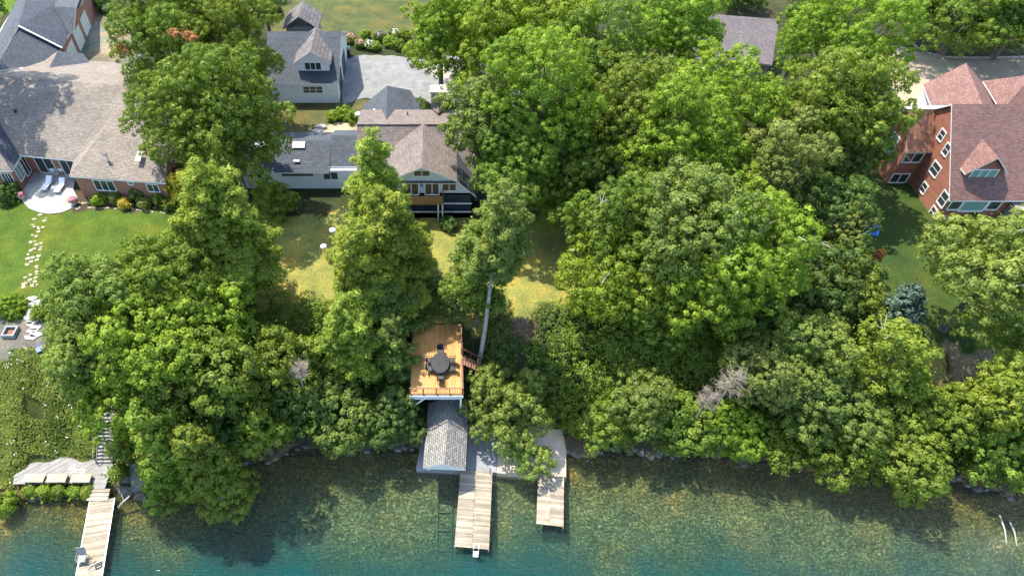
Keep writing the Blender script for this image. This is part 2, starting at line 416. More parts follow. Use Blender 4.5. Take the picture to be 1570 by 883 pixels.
cf = mixc(n, under.outputs[0], c, st)
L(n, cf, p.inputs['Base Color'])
bp = N(n, 'ShaderNodeBump', Strength=.8, Distance=.12); L(n, n2.outputs[0], bp.inputs['Height']); L(n, bp.outputs[0], p.inputs['Normal'])
L(n, p.outputs[0], out.inputs[0])
me.materials.append(M['ground_mix'])
go = bpy.data.objects.new('ground', me); COL.objects.link(go); go['kind'] = 'structure'

# ------------------------------------------------------------------ water
wxs = np.concatenate([[-2000, -400, -120], np.arange(-60, 80, 1.0), [120, 400, 2000]]); wys = np.concatenate([[-1500, -400, -100, -20], np.arange(0, 34, .8)])
WX, WY = np.meshgrid(wxs, wys)
dp = np.clip((24.0-.055*np.clip(WX-5, 0, 60)+.0-WY+.7*np.sin(WX*.35)+.5*np.sin(WX*.9+WY*.3))/8.0, 0, 1); dp = dp*dp*(3-2*dp)
shal = np.clip((shore(WX)-WY)/6.0, 0, 1)
me = bpy.data.meshes.new('lake_water'); ny, nx = WX.shape; ii = np.arange(WX.size).reshape(ny, nx)
fill_mesh(me, np.stack([WX, WY, 0*WX], -1).reshape(-1, 3), np.stack([ii[:-1, :-1], ii[:-1, 1:], ii[1:, 1:], ii[1:, :-1]], -1).reshape(-1, 4))
at1 = me.attributes.new('deep', 'FLOAT', 'POINT'); at1.data.foreach_set('value', dp.ravel().astype(np.float32))
at2 = me.attributes.new('shallow', 'FLOAT', 'POINT'); at2.data.foreach_set('value', shal.ravel().astype(np.float32))
m, n, out = nodes('lake_water')
g = N(n, 'ShaderNodeNewGeometry')
mp = N(n, 'ShaderNodeMapping'); mp.inputs['Rotation'].default_value = (0, 0, R(38)); mp.inputs['Scale'].default_value = (1.0, 3.2, 1)
L(n, g.outputs['Position'], mp.inputs[0])
w1 = N(n, 'ShaderNodeTexNoise', Scale=1.7, Detail=5.0, Roughness=.6); L(n, mp.outputs[0], w1.inputs[0])
w2 = N(n, 'ShaderNodeTexNoise', Scale=.35, Detail=3.0); L(n, g.outputs['Position'], w2.inputs[0])
bp = N(n, 'ShaderNodeBump', Strength=1.0, Distance=.5); L(n, w1.outputs[0], bp.inputs['Height'])
ad = N(n, 'ShaderNodeAttribute', attribute_name='deep'); ash = N(n, 'ShaderNodeAttribute', attribute_name='shallow')
ntint = N(n, 'ShaderNodeMath', operation='MULTIPLY_ADD'); L(n, w2.outputs[0], ntint.inputs[0]); ntint.inputs[1].default_value = .5
sub = N(n, 'ShaderNodeMath', operation='SUBTRACT'); L(n, ad.outputs['Fac'], sub.inputs[0]); sub.inputs[1].default_value = .25
L(n, sub.outputs[0], ntint.inputs[2])
cl = N(n, 'ShaderNodeClamp'); L(n, ntint.outputs[0], cl.inputs[0])
tcol = mixc(n, ash.outputs['Fac'], (.99, .97, .80), (.80, .95, .84))
tcol = mixc(n, cl.outputs[0], tcol, (.12, .50, .50))
tr = N(n, 'ShaderNodeBsdfTransparent'); L(n, tcol, tr.inputs[0])
df = N(n, 'ShaderNodeBsdfDiffuse'); L(n, mixc(n, cl.outputs[0], (.035, .08, .06), (.002, .060, .064)), df.inputs[0])
fa = N(n, 'ShaderNodeMapRange'); fa.inputs[3].default_value = .03; fa.inputs[4].default_value = .74; L(n, cl.outputs[0], fa.inputs[0])
fb = N(n, 'ShaderNodeMath', operation='MULTIPLY_ADD'); L(n, ash.outputs['Fac'], fb.inputs[0]); fb.inputs[1].default_value = .04; L(n, fa.outputs[0], fb.inputs[2])
mx = N(n, 'ShaderNodeMixShader'); L(n, fb.outputs[0], mx.inputs[0]); L(n, tr.outputs[0], mx.inputs[1]); L(n, df.outputs[0], mx.inputs[2])
gl = N(n, 'ShaderNodeBsdfGlossy', Roughness=.09); L(n, bp.outputs[0], gl.inputs['Normal'])
fr = N(n, 'ShaderNodeFresnel', IOR=1.33); L(n, bp.outputs[0], fr.inputs['Normal'])
m2 = N(n, 'ShaderNodeMixShader'); L(n, fr.outputs[0], m2.inputs[0]); L(n, mx.outputs[0], m2.inputs[1]); L(n, gl.outputs[0], m2.inputs[2])
L(n, m2.outputs[0], out.inputs[0])
me.materials.append(M['lake_water']); o = bpy.data.objects.new('lake_water', me); COL.objects.link(o); o['kind'] = 'structure'

# ------------------------------------------------------------------ flat ground covers (sheets a few mm up)
def jag(poly, step=1.0, amp=.18, z=6.0):
    w = W(poly, z); o = []
    for i in range(len(w)):
        a, b = w[i], w[(i+1) % len(w)]; d = math.dist(a, b); k = max(1, int(d/step))
        for j in range(k): o.append((a[0]+(b[0]-a[0])*j/k+random.uniform(-amp, amp), a[1]+(b[1]-a[1])*j/k+random.uniform(-amp, amp)))
    return o
def sheet(name, poly, z, m, amp=.18, step=.8, th=.0, kind='structure'):
    b = MB(); b.face([(x, y, z) for x, y in jag(poly, step, amp, z)], m)
    me_o = b.build(name); me_o['kind'] = kind; return me_o
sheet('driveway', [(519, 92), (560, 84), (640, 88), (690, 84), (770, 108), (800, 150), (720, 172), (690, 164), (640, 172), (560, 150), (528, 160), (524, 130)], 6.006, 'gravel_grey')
sheet('pale_track', [(634, 94), (650, 99), (690, 104), (770, 112), (810, 150), (770, 180), (740, 165), (690, 131)], 6.012, 'gravel_pale')  # paler gravel sheet over the right end of the driveway
sheet('gravel_road', [(1375, 70), (1400, 76), (1450, 90), (1520, 91), (1700, 88), (1700, 175), (1395, 175), (1360, 120)], 6.006, 'gravel_sand')

# ------------------------------------------------------------------ building helpers
GRND = 6.0
def seg_win(p0, p1, z0, z1, parent, panes=1, rows=1, glass='glass', frame='white_paint', fw=.09, out=.05, name='window'):
    """window lying on the wall line p0 -> p1 (outside is to the right of that direction)"""
    a = Vector((p0[0], p0[1], 0)); b = Vector((p1[0], p1[1], 0)); d = b-a; Lg = d.length; d.normalize(); o = Vector((d.y, -d.x, 0))
    f = MB()
    def bar(u0, u1, w0, w1, dep=out):
        P = [a+d*u+o*e+Vector((0, 0, w)) for w in (w0, w1) for u, e in ((u0, 0), (u1, 0), (u1, dep), (u0, dep))]
        for q in ((3, 2, 1, 0), (4, 5, 6, 7), (0, 1, 5, 4), (1, 2, 6, 5), (2, 3, 7, 6), (3, 0, 4, 7)): f.face([P[i] for i in q], frame)
    bar(-fw, 0, z0-fw, z1+fw); bar(Lg, Lg+fw, z0-fw, z1+fw); bar(0, Lg, z1, z1+fw); bar(0, Lg, z0-fw, z0, out+.04)
    for i in range(1, panes): u = Lg*i/panes; bar(u-fw*.4, u+fw*.4, z0, z1, out*.9)
    for i in range(1, rows): w = z0+(z1-z0)*i/rows; bar(0, Lg, w-.02, w+.02, out*.8)
    fo = f.build(name, parent)
    g = MB(); P = [a+o*.018+Vector((0, 0, z0)), b+o*.018+Vector((0, 0, z0)), b+o*.018+Vector((0, 0, z1)), a+o*.018+Vector((0, 0, z1))]
    g.face(P, glass); g.build('pane', fo)
    return fo
def gable_roof(b, x0, x1, y0, y1, ze, zr, mat, trim, th=.16, ax='x', split=.5):
    """two slopes; ridge runs along ax"""
    if ax == 'x':
        yr = y0+(y1-y0)*split
        b.slab([(x0, y0, ze), (x1, y0, ze), (x1, yr, zr), (x0, yr, zr)], th, mat, trim)
        b.slab([(x0, yr, zr), (x1, yr, zr), (x1, y1, ze), (x0, y1, ze)], th, mat, trim)
    else:
        xr = x0+(x1-x0)*split
        b.slab([(x0, y0, ze), (xr, y0, zr), (xr, y1, zr), (x0, y1, ze)], th, mat, trim)
        b.slab([(xr, y0, zr), (x1, y0, ze), (x1, y1, ze), (xr, y1, zr)], th, mat, trim)
def ridge_cap(b, p, q, m, w=.28): b.beam(Vector(p)+Vector((0, 0, .0)), Vector(q)+Vector((0, 0, .0)), w, .07, m)
def wallpoly(b, pts, m):
    b.face(pts, m)

# ================================================================== WHITE COTTAGE (centre)
ct = empty('cottage', (-6, 58, 6), 'white cottage in the middle with a brown front gable, slate roofed wing and brick chimney', 'house')
w = MB()
w.prism([(-8.9, 57.3), (3.0, 57.3), (3.0, 64.6), (-8.9, 64.6)], 5.6, 9.15, 'white_siding')
w.prism([(-7.35, 54.0), (3.0, 54.0), (3.0, 58), (-7.35, 58)], 8.45, 8.7, 'white_siding')
# gambrel front wall
G = [(-7.3, 8.45), (3.0, 8.45), (3.0, 8.72), (1.25, 10.46), (-2.15, 12.14), (-5.55, 10.46), (-7.3, 8.72)]
w.face([(x, 54.0, z) for x, z in G], 'blue_siding')
w.prism([(-8.9, 61.5), (-2.95, 61.5), (-2.95, 69.0), (-8.9, 69.0)], 5.6, 8.95, 'white_siding')
w.build('wall', ct)
w = MB(); w.prism([(-7.1, 54.12), (2.85, 54.12), (2.85, 57.2), (-7.1, 57.2)], 5.4, 8.43, 'navy_paint'); w.build('lower_wall', ct)
r = MB()
Yf = 53.62; Yb = 60.9
def gz_up(x): return 12.3-.495*abs(x+2.15)
r.slab([(-5.65, Yf, gz_up(-5.65)), (-2.15, Yf, 12.3), (-2.15, Yb, 12.3), (-5.65, Yb, gz_up(-5.65))], .14, 'roof_brown', 'white_paint')
r.slab([(-2.15, Yf, 12.3), (1.35, Yf, gz_up(1.35)), (1.35, Yb, gz_up(1.35)), (-2.15, Yb, 12.3)], .14, 'roof_brown', 'white_paint')
zl = gz_up(1.35)
r.slab([(1.35, Yf, zl), (3.35, Yf, 8.55), (3.35, 58.5, 8.55), (1.35, 58.5, zl)], .14, 'roof_slate', 'white_paint')
r.slab([(-5.65, Yf, zl), (-7.65, Yf, 8.55), (-7.65, 58.5, 8.55), (-5.65, 58.5, zl)], .14, 'roof_brown', 'white_paint')
r.build('front_gable_roof', ct)
r = MB()
r.slab([(-9.15, 56.9, 9.2), (-4.9, 56.9, 9.2), (-4.9, 61.0, 12.2), (-9.15, 61.0, 12.2)], .14, 'roof_brown', 'white_paint')
r.slab([(-4.9, 56.9, 9.2), (3.3, 56.9, 9.2), (3.3, 61.0, 12.2), (-4.9, 61.0, 12.2)], .14, 'roof_brown', 'white_paint')
r.slab([(-9.15, 61.0, 12.2), (3.3, 61.0, 12.2), (3.3, 64.9, 11.35), (-9.15, 64.9, 11.35)], .14, 'roof_brown', 'white_paint')
ridge_cap(r, (-9.15, 61, 12.22), (3.3, 61, 12.22), 'roof_brown')
r.slab([(3.3, 55.5, 9.0), (5.6, 55.5, 7.9), (5.6, 61.0, 7.9), (3.3, 61.0, 9.0)], .14, 'roof_slate', 'white_paint')
r.build('main_roof', ct)
w = MB(); w.prism([(3.02, 55.9), (5.3, 55.9), (5.3, 60.8), (3.02, 60.8)], 5.6, 7.86, 'navy_paint'); w.build('side_wall', ct)
r = MB()
r.slab([(-9.5, 62.2, 9.05), (-6.1, 61.8, 12.0), (-6.45, 69.3, 11.6), (-9.45, 69.2, 9.05)], .14, 'roof_slate', 'roof_slate')
r.slab([(-6.1, 61.8, 12.0), (-2.9, 64.0, 10.1), (-2.7, 68.0, 9.6), (-3.9, 71.2, 9.8), (-6.45, 69.3, 11.6)], .14, 'roof_slate', 'roof_slate')
r.build('rear_gable_roof', ct)
w = MB(); w.tube([(-7.7, 65.2, 10.2), (-7.7, 65.2, 11.2)], .12, 'trim_tan', 8); w.build('vent_pipe', ct)
w = MB(); w.tube([(-3.9, 63.4, 11.3), (-3.9, 63.4, 12.1)], .07, 'black_metal', 6); w.build('vent_pipe', ct)
# chimney
w = MB(); w.prism([(-1.35, 64.9), (.25, 64.9), (.25, 66.0), (-1.35, 66.0)], 6, 13.45, 'chimney_brick'); ch = w.build('chimney', ct)
w = MB(); w.box((-.55, 65.45, 13.56), (1.85, 1.35, .2), 'concrete_warm'); w.build('chimney_cap', ch)
w = MB(); w.lathe((-.25, 65.45, 13.66), [(.17, 0), (.17, .38), (.12, .4), (0, .4)], 'trim_tan', 10); w.build('flue_pot', ch)
w = MB(); w.slab([(-1.25, 64.85, 11.5), (-.55, 63.2, 12.05), (.15, 64.85, 11.5), (-.55, 64.85, 12.3)], .1, 'roof_brown'); w.build('cricket', ct)
# windows and doors of the front
w = MB(); w.box((-2.15, 53.92, 10.2), (6.9, .14, .16), 'navy_paint'); w.build('trim_band', ct)
seg_win((-2.95, 54.0), (-1.4, 54.0), 10.95, 11.6, ct, 2, 1, 'window_blind')
for x0, x1 in ((-4.0, -2.6), (-1.85, -.5)):
    f = seg_win((x0, 53.99), (x1, 53.99), 8.55, 9.95, ct, 2, 1, 'window_blind', fw=.11, name='patio_door')
seg_win((-.1, 54.0), (1.25, 54.0), 9.05, 9.9, ct, 2, 1, 'window_blind')
seg_win((-5.6, 54.0), (-4.7, 54.0), 9.05, 9.9, ct, 1, 1, 'window_blind')
for x in (-2.2, 2.0):
    w = MB(); w.box((x, 53.9, 9.75), (.12, .14, .26), 'black_metal'); w.build('wall_lamp', ct)
# balcony
bal = MB(); 
for i in range(8): bal.box((-2.05, 53.9-.155*i, 8.25), (4.0, .145, .06), 'cedar_deck')
bo = bal.build('balcony', ct)
w = MB()
for z in (8.42, 9.1): w.beam((-4.05, 52.72, z), (-.05, 52.72, z), .07, .06, 'brown_rail')
for i in range(27): w.beam((-4.03+i*.153, 52.72, 8.4), (-4.03+i*.153, 52.72, 9.1), .035, .035, 'brown_rail')
for x in (-4.05, -.05):
    for z in (8.42, 9.1): w.beam((x, 52.72, z), (x, 53.95, z), .07, .06, 'brown_rail')
    for i in range(8): w.beam((x, 52.8+i*.15, 8.4), (x, 52.8+i*.15, 9.1), .035, .035, 'brown_rail')
w.build('railing', bo)
for x in (-4.0, -.55, -.1):
    w = MB(); w.beam((x, 52.8, 5.4), (x, 52.8, 8.2), .14, .14, 'white_paint'); w.build('post', bo)
# lower porch: white rails in front of dark screens
for z in (7.7, 6.55, 5.9):
    w = MB(); w.beam((-3.9, 53.5, z), (2.95, 53.5, z), .1, .16 if z < 6 else .1, 'white_paint'); w.build('porch_rail', ct)
w = MB(); w.box((-.5, 53.7, 5.75), (6.9, 1.0, .5), 'white_paint'); w.build('porch_skirt', ct)
# long wing
w = MB(); w.prism([(-21.8, 57.9), (-8.95, 57.9), (-8.95, 64.0), (-21.8, 64.0)], 5.6, 8.5, 'white_siding')
w.face([(-21.8, 57.9, 8.5), (-21.8, 64, 8.5), (-21.8, 61, 9.85)], 'white_siding'); w.build('wing_wall', ct)
r = MB()
r.slab([(-22.2, 57.45, 8.55), (-12.2, 57.45, 8.55), (-12.2, 61.1, 10.05), (-22.2, 61.1, 10.05)], .14, 'roof_slate', 'white_paint')
r.slab([(-22.2, 61.1, 10.05), (-12.2, 61.1, 10.05), (-12.2, 64.4, 8.7), (-22.2, 64.4, 8.7)], .14, 'roof_slate', 'white_paint')
r.slab([(-12.2, 58.3, 8.7), (-9.0, 58.3, 8.7), (-9.0, 61.6, 10.3), (-12.2, 61.6, 10.3)], .14, 'roof_slate', 'white_paint')
r.slab([(-12.2, 61.6, 10.3), (-9.0, 61.6, 10.3), (-9.0, 64.4, 9.0), (-12.2, 64.4, 9.0)], .14, 'roof_slate', 'white_paint')
wr = r.build('wing_roof', ct)
for x in (-19.6, -15.6):
    w = MB(); w.box((x, 60.45, 9.93), (1.3, .75, .14), 'white_paint', rx=.4); w.build('skylight', ct)
w = MB(); w.box((-15.7, 58.6, 9.2), (.6, .2, .14), 'white_paint', rx=.4); w.build('roof_vent', ct)
seg_win((-20.8, 57.9), (-19.6, 57.9), 7.5, 8.2, ct, 2, 1)
seg_win((-17.4, 57.9), (-14.0, 57.9), 7.75, 8.3, ct, 1, 1, 'window_blind')
seg_win((-12.9, 57.9), (-11.4, 57.9), 7.3, 8.25, ct, 2, 1)

# ================================================================== WHITE GARAGE
ga = empty('garage', (-17, 80, 6), 'white detached garage with a slate roof and dormer beside the gravel driveway', 'garage')
gx0, gx1, gy0, gy1 = -21.6, -13.1, 74.35, 86.2
w = MB(); w.prism([(gx0, gy0), (gx1, gy0), (gx1, gy1), (gx0, gy1)], 5.7, 8.95, 'white_siding')
for x in (gx1, gx0): w.face([(x, gy0, 8.95), (x, gy1, 8.95), (x, 80.3, 12.2)], 'white_siding')
w.build('wall', ga)
r = MB(); gable_roof(r, gx0-.3, gx1+.35, gy0-.4, gy1+.4, 8.95, 12.35, 'roof_slate', 'white_paint'); r.build('roof', ga)
seg_win((-17.3, gy0), (-14.95, gy0), 7.45, 8.3, ga, 3, 2)
d = MB(); dx0, dx1, dyf = -17.95, -13.85, 75.5
dr = dict()
d.prism([(dx0+.1, dyf), (dx1-.1, dyf), (dx1-.1, 80.0), (dx0+.1, 80.0)], 9.3, 11.05, 'white_paint'); 
xm = (dx0+dx1)/2
d.face([(dx0+.1, dyf, 11.05), (dx1-.1, dyf, 11.05), (xm, dyf, 12.35)], 'white_paint'); dm = d.build('dormer', ga)
r = MB(); gable_roof(r, dx0-.2, dx1+.2, dyf-.35, 81.2, 10.95, 12.5, 'roof_shed', 'white_paint', ax='y', th=.12); r.build('dormer_roof', dm)
seg_win((xm-.95, dyf), (xm+.95, dyf), 9.95, 10.85, dm, 3, 1)
for y0, y1 in ((76.2, 78.8), (80.2, 83.0)):
    w = MB(); w.box((gx1+.03, (y0+y1)/2, 7.3), (.08, y1-y0, 2.5), 'navy_paint'); w.build('door', ga)
w = MB(); w.box((gx1+.05, 75.1, 8.4), (.14, .16, .25), 'black_metal'); w.build('wall_lamp', ga)
# small shed behind
sh = empty('shed', (-19.2, 89, 6), 'small weathered shed roof just behind the white garage', 'shed')
w = MB(); w.prism([(-21.2, 87.2), (-17.2, 87.2), (-17.2, 91), (-21.2, 91)], 5.7, 9.2, 'silver_board'); w.build('wall', sh)
r = MB(); gable_roof(r, -21.6, -16.8, 86.9, 91.4, 9.2, 10.9, 'roof_shed', 'roof_shed', ax='y'); r.build('roof', sh)

# ================================================================== BRICK HOUSE (left)
bh = empty('brick_house', (-44, 66, 6), 'sprawling brown roofed brick house with hip roofs and a patio at the left edge', 'house')
def PX(b, pts, m, mside='white_paint', th=.18): b.slab([V(*p) for p in pts], th, m, mside)
r = MB()
PX(r, [(-110, 108, 13), (187, 131, 13), (187, 163, 12.1), (113, 246, 9.2), (30, 238, 9.2), (-25, 150, 12.3), (-110, 150, 12.3)], 'roof_tan')
r.build('main_roof', bh)
r = MB(); PX(r, [(-110, 108, 13), (187, 131, 13), (215, 110, 9.7), (178, 96, 9.7), (-110, 82, 9.7)], 'roof_tan'); r.build('rear_roof', bh)
r = MB(); PX(r, [(187, 161, 12.15), (210, 163, 12.15), (254, 281, 9.05), (106, 270, 9.05)], 'roof_tan')
PX(r, [(187, 161, 12.15), (106, 270, 9.05), (113, 246, 9.15)], 'roof_tan')
PX(r, [(187, 131, 13), (260, 140, 9.4), (254, 281, 9.05), (210, 163, 12.15), (187, 161, 12.15)], 'roof_tan'); hr = r.build('hip_wing_roof', bh)
r = MB(); PX(r, [(-30, 190, 12), (18, 262, 9.05), (32, 237, 9.15), (-20, 152, 12)], 'roof_slate'); PX(r, [(-30, 190, 12), (-90, 262, 9.05), (18, 262, 9.05)], 'roof_tan'); r.build('left_hip_roof', bh)
# walls
def PW(b, pxs, z0, m, z1=8.95, back=None):
    w_ = [at(x, y, z) for x, y, z in pxs]
    for (a, c) in zip(w_[:-1], w_[1:]): b.face([(a[0], a[1], z0), (c[0], c[1], z0), (c[0], c[1], z1), (a[0], a[1], z1)], m)
    return w_
w = MB(); hip = PW(w, [(127, 236, 9), (112, 268.5, 9), (250, 279, 9), (252, 150, 9)], 5.6, 'brick_red'); w.build('hip_wing_wall', bh)
w = MB(); lw = PW(w, [(-90, 258, 9), (16, 259.5, 9), (34, 232, 9), (120, 240, 9)], 5.6, 'brick_red'); w.build('patio_wall', bh)
def along(a, b, t): return (a[0]+(b[0]-a[0])*t, a[1]+(b[1]-a[1])*t)
seg_win(along(hip[1], hip[2], .20), along(hip[1], hip[2], .42), 7.25, 8.5, bh, 3, 1)
seg_win(along(hip[1], hip[2], .80), along(hip[1], hip[2], .92), 7.6, 8.5, bh, 2, 1)
seg_win(along(hip[1], hip[2], .60), along(hip[1], hip[2], .65), 8.35, 8.6, bh, 1, 1)
seg_win(along(lw[0], lw[1], .82), along(lw[0], lw[1], .95), 7.0, 8.4, bh, 3, 1)
seg_win(along(lw[1], lw[2], .15), along(lw[1], lw[2], .48), 7.0, 8.6, bh, 2, 1, 'glass_pale')
seg_win(along(lw[1], lw[2], .60), along(lw[1], lw[2], .90), 6.6, 8.6, bh, 2, 1)
seg_win(along(lw[2], lw[3], .15), along(lw[2], lw[3], .45), 6.3, 8.3, bh, 2, 1)
seg_win(along(lw[2], lw[3], .60), along(lw[2], lw[3], .85), 6.3, 8.3, bh, 2, 1)
x, y = at(215, 245, 10); 
w = MB(); w.box((x, y, 10.4), (.55, 1.15, .16), 'white_metal', rx=.33, rz=-.09); w.build('skylight', bh)
for px, py, z, mm in ((163, 241, 10.3, 'white_metal'), (24, 172, 11.6, 'black_metal')):
    x, y = at(px, py, z); w = MB(); w.tube([(x, y, z-.4), (x, y, z+.3)], .13, mm, 8); w.box((x, y, z+.34), (.4, .3, .08), 'black_metal'); w.build('vent_pipe', bh)
# garage court wing
r = MB()
PX(r, [(48, -25, 12.6), (28, 40, 12.6), (95, 74, 9.2), (108, 49, 9.2), (135, -25, 9.2)], 'roof_slate')
PX(r, [(48, -25, 12.6), (28, 40, 12.6), (-90, 250, 12.6), (-110, 230, 10.2), (-45, 130, 9.2), (40, -25, 9.2)], 'roof_slate')
pa, pb, pc = [Vector(V(*q_))-Vector((0, 0, .35)) for q_ in ((48, -25, 12.6), (28, 40, 12.6), (95, 74, 9.2))]
pn = (pb-pa).cross(pc-pa); co_ = Vector((0, 0, CAMH)); LP = []
for q_ in ((27, 42), (93, 76), (70, 98), (0, 108), (-4, 101)):
    e_ = Vector(V(q_[0], q_[1], 6)); LP.append(co_+(e_-co_)*((pa-co_).dot(pn)/(e_-co_).dot(pn)))
r.slab(LP, .18, 'roof_slate', 'white_paint')
r.beam(Vector(V(28, 40, 12.65)), Vector(V(95, 74, 9.25)), .25, .12, 'white_paint')
r.build('garage_wing_roof', bh)
r = MB(); PX(r, [(83, 10, 11.2), (116, 12, 11.2), (113, 50, 9.3), (107, 50, 9.3)], 'roof_slate'); PX(r, [(83, 10, 11.2), (116, 12, 11.2), (131, -30, 9.3), (100, -30, 9.3)], 'roof_slate'); r.build('cross_gable_roof', bh)
r = MB(); PX(r, [(88, 79, 11.4), (127, 82, 10.5), (137, 95, 10.0), (73, 109, 11.0)], 'roof_slate'); PX(r, [(88, 79, 11.4), (73, 109, 11.0), (68, 94, 10.6)], 'roof_tan'); r.build('entry_hip_roof', bh)
w = MB(); g0 = at(97, 76, 9); g1 = at(141, -20, 9)
dv = Vector((g1[0]-g0[0], g1[1]-g0[1], 0)).normalized(); ov = Vector((dv.y, -dv.x, 0))
w.face([(g0[0], g0[1], 5.7), (g1[0], g1[1], 5.7), (g1[0], g1[1], 9.2), (g0[0], g0[1], 9.2)], 'brick_red')
a = at(113, 48, 9.2); c = at(127, 6, 9.4); tp = at(116, 13, 11.1)
w.face([(g0[0], g0[1], 5.7), (g0[0]-8, g0[1]-1, 5.7), (g0[0]-8, g0[1]-1, 9), (g0[0], g0[1], 9)], 'brick_red')
w.face([(a[0], a[1], 9.2), (c[0], c[1], 9.2), (tp[0], tp[1], 11)], 'brick_red'); w.build('garage_wall', bh)
LG = math.dist(g0, g1)
for u in (.6, 4.6, 8.7):
    p0 = Vector((g0[0], g0[1], 0))+dv*u+ov*.05; b = MB()
    P = [p0+Vector((0, 0, 5.9)), p0+dv*3.0+Vector((0, 0, 5.9)), p0+dv*3.0+Vector((0, 0, 8.6)), p0+Vector((0, 0, 8.6))]
    b.face(P, 'garage_door'); go_ = b.build('garage_door', bh)

# ================================================================== RED HOUSE (right)
WW = [(58.6, 12.0, 13.0, .75), (56.9, 11.4, 12.5, .75), (56.7, 9.0, 10.2, 1.25), (56.55, 6.7, 7.7, .8), (53.5, 7.6, 9.0, 1.0), (53.6, 5.9, 6.9, .75)]
rh = empty('red_house', (56, 60, 5.7), 'red sided house with a red shingle roof at the right edge of the lawn', 'house')
w = MB()
X0, Y0 = 51.4, 52.9
w.prism([(X0, Y0), (72, Y0), (72, 66), (X0, 66)], 5.0, 9.1, 'red_siding')
w.face([(X0, Y0, 9.1), (X0, 66, 9.1), (X0, 59.5, 15.4)], 'red_siding'); w.build('wall', rh)
r = MB(); gable_roof(r, X0-.25, 72, Y0-.45, 66.5, 9.0, 15.65, 'roof_red', 'white_paint'); r.build('roof', rh)
w = MB(); w.prism([(48.9, 58.75), (X0-.01, 58.75), (X0-.01, 64), (48.9, 64)], 5.2, 10.75, 'red_siding')
w.face([(48.9, 58.75, 10.75), (48.9, 64, 10.75), (48.9, 61.4, 13.4)], 'red_siding'); w.build('side_wing_wall', rh)
r = MB(); gable_roof(r, 48.6, X0-.02, 58.35, 64.4, 10.6, 13.75, 'roof_orange', 'trim_tan'); r.build('side_wing_roof', rh)
# front windows
seg_win((51.95, Y0), (53.0, Y0), 7.5, 8.7, rh, 1, 1, 'glass', fw=.14); seg_win((53.25, Y0), (55.6, Y0), 7.3, 8.75, rh, 1, 1, 'glass_pale', fw=.14); seg_win((55.9, Y0), (57.0, Y0), 7.5, 8.7, rh, 1, 1, 'glass', fw=.14)
seg_win((52.0, Y0), (54.4, Y0), 5.45, 6.15, rh, 2, 1, 'glass', fw=.1)
# west wall windows (wall line runs north to south so that outside is west)
for yc, z0, z1, wd in WW:
    seg_win((X0, yc+wd/2), (X0, yc-wd/2), z0, z1, rh, 1, 2, 'glass', fw=.12)
seg_win((49.1, 58.75), (50.9, 58.75), 9.0, 10.1, rh, 2, 1, 'glass', fw=.12); seg_win((49.1, 58.75), (50.8, 58.75), 6.2, 7.3, rh, 2, 1, 'glass', fw=.12)
seg_win((48.9, 61.8), (48.9, 60.6), 8.3, 10.6, rh, 1, 1, 'glass_pale', fw=.12)
# dormer
d = MB(); d.prism([(52.6, 54.2), (56.0, 54.2), (56.0, 58), (52.6, 58)], 10.0, 11.6, 'red_siding'); d.face([(52.6, 54.2, 11.6), (56.0, 54.2, 11.6), (54.3, 54.2, 12.9)], 'red_siding'); dm = d.build('dormer', rh)
r = MB(); gable_roof(r, 52.15, 56.45, 53.85, 59.0, 11.3, 13.3, 'roof_red', 'white_paint', ax='y', th=.14); r.build('dormer_roof', dm)
seg_win((53.1, 54.2), (55.5, 54.2), 10.45, 11.5, dm, 3, 1, 'glass_pale', fw=.12)
# right hip and stone pier
r = MB(); PX(r, [(1543, 281, 9.4), (1551, 301, 8.7), (1640, 298, 8.7), (1640, 200, 12)], 'roof_red'); r.build('right_hip_roof', rh)
w = MB(); w.prism([(57.9, 51.6), (61.2, 51.6), (61.2, 52.85), (57.9, 52.85)], 5.2, 8.5, 'stone_wall'); w.build('stone_pier', rh)
# rear gables
r = MB(); PX(r, [(1481, 97, 12), (1415, 130, 9), (1427, 161, 9), (1508, 163, 11.6)], 'roof_red'); PX(r, [(1481, 97, 12), (1508, 163, 11.6), (1523, 160, 9.2), (1506, 126, 9)], 'roof_red'); r.build('rear_roof', rh)
w = MB(); q = [at(1417, 132, 9), at(1429, 163, 9)]; w.face([(q[0][0], q[0][1], 5.7), (q[1][0], q[1][1]-6, 5.7), (q[1][0], q[1][1]-6, 8.9), (q[0][0], q[0][1], 8.9)], 'white_siding')
q2 = at(1504, 128, 8.9); w.face([(q[0][0], q[0][1], 5.7), (q2[0], q2[1], 5.7), (q2[0], q2[1], 8.9), (q[0][0], q[0][1], 8.9)], 'white_siding')
w.build('rear_wall', rh)
r = MB(); r.slab([(64.4, 67.6, 9.3), (80, 67.6, 9.3), (80, 71, 12), (68.2, 71, 12)], .16, 'roof_red', 'white_paint'); r.slab([(64.4, 67.6, 9.3), (68.2, 71, 12), (65.6, 74, 9.3)], .16, 'roof_red', 'white_paint'); r.slab([(65.6, 74, 9.3), (68.2, 71, 12), (80, 71, 12), (80, 74, 9.3)], .16, 'roof_red', 'white_paint'); r.build('rear_roof', rh)
w = MB(); w.prism([(64.9, 68), (80, 68), (80, 73.6), (66, 73.6)], 5.6, 9.15, 'red_siding'); w.build('rear_wall', rh)
w = MB(); q0 = at(1412, 162, 9.6); w.box(((q0[0]+58.5)/2, q0[1]-.6, 9.5), (7.4, .5, .5), 'white_paint'); w.build('fascia', rh)

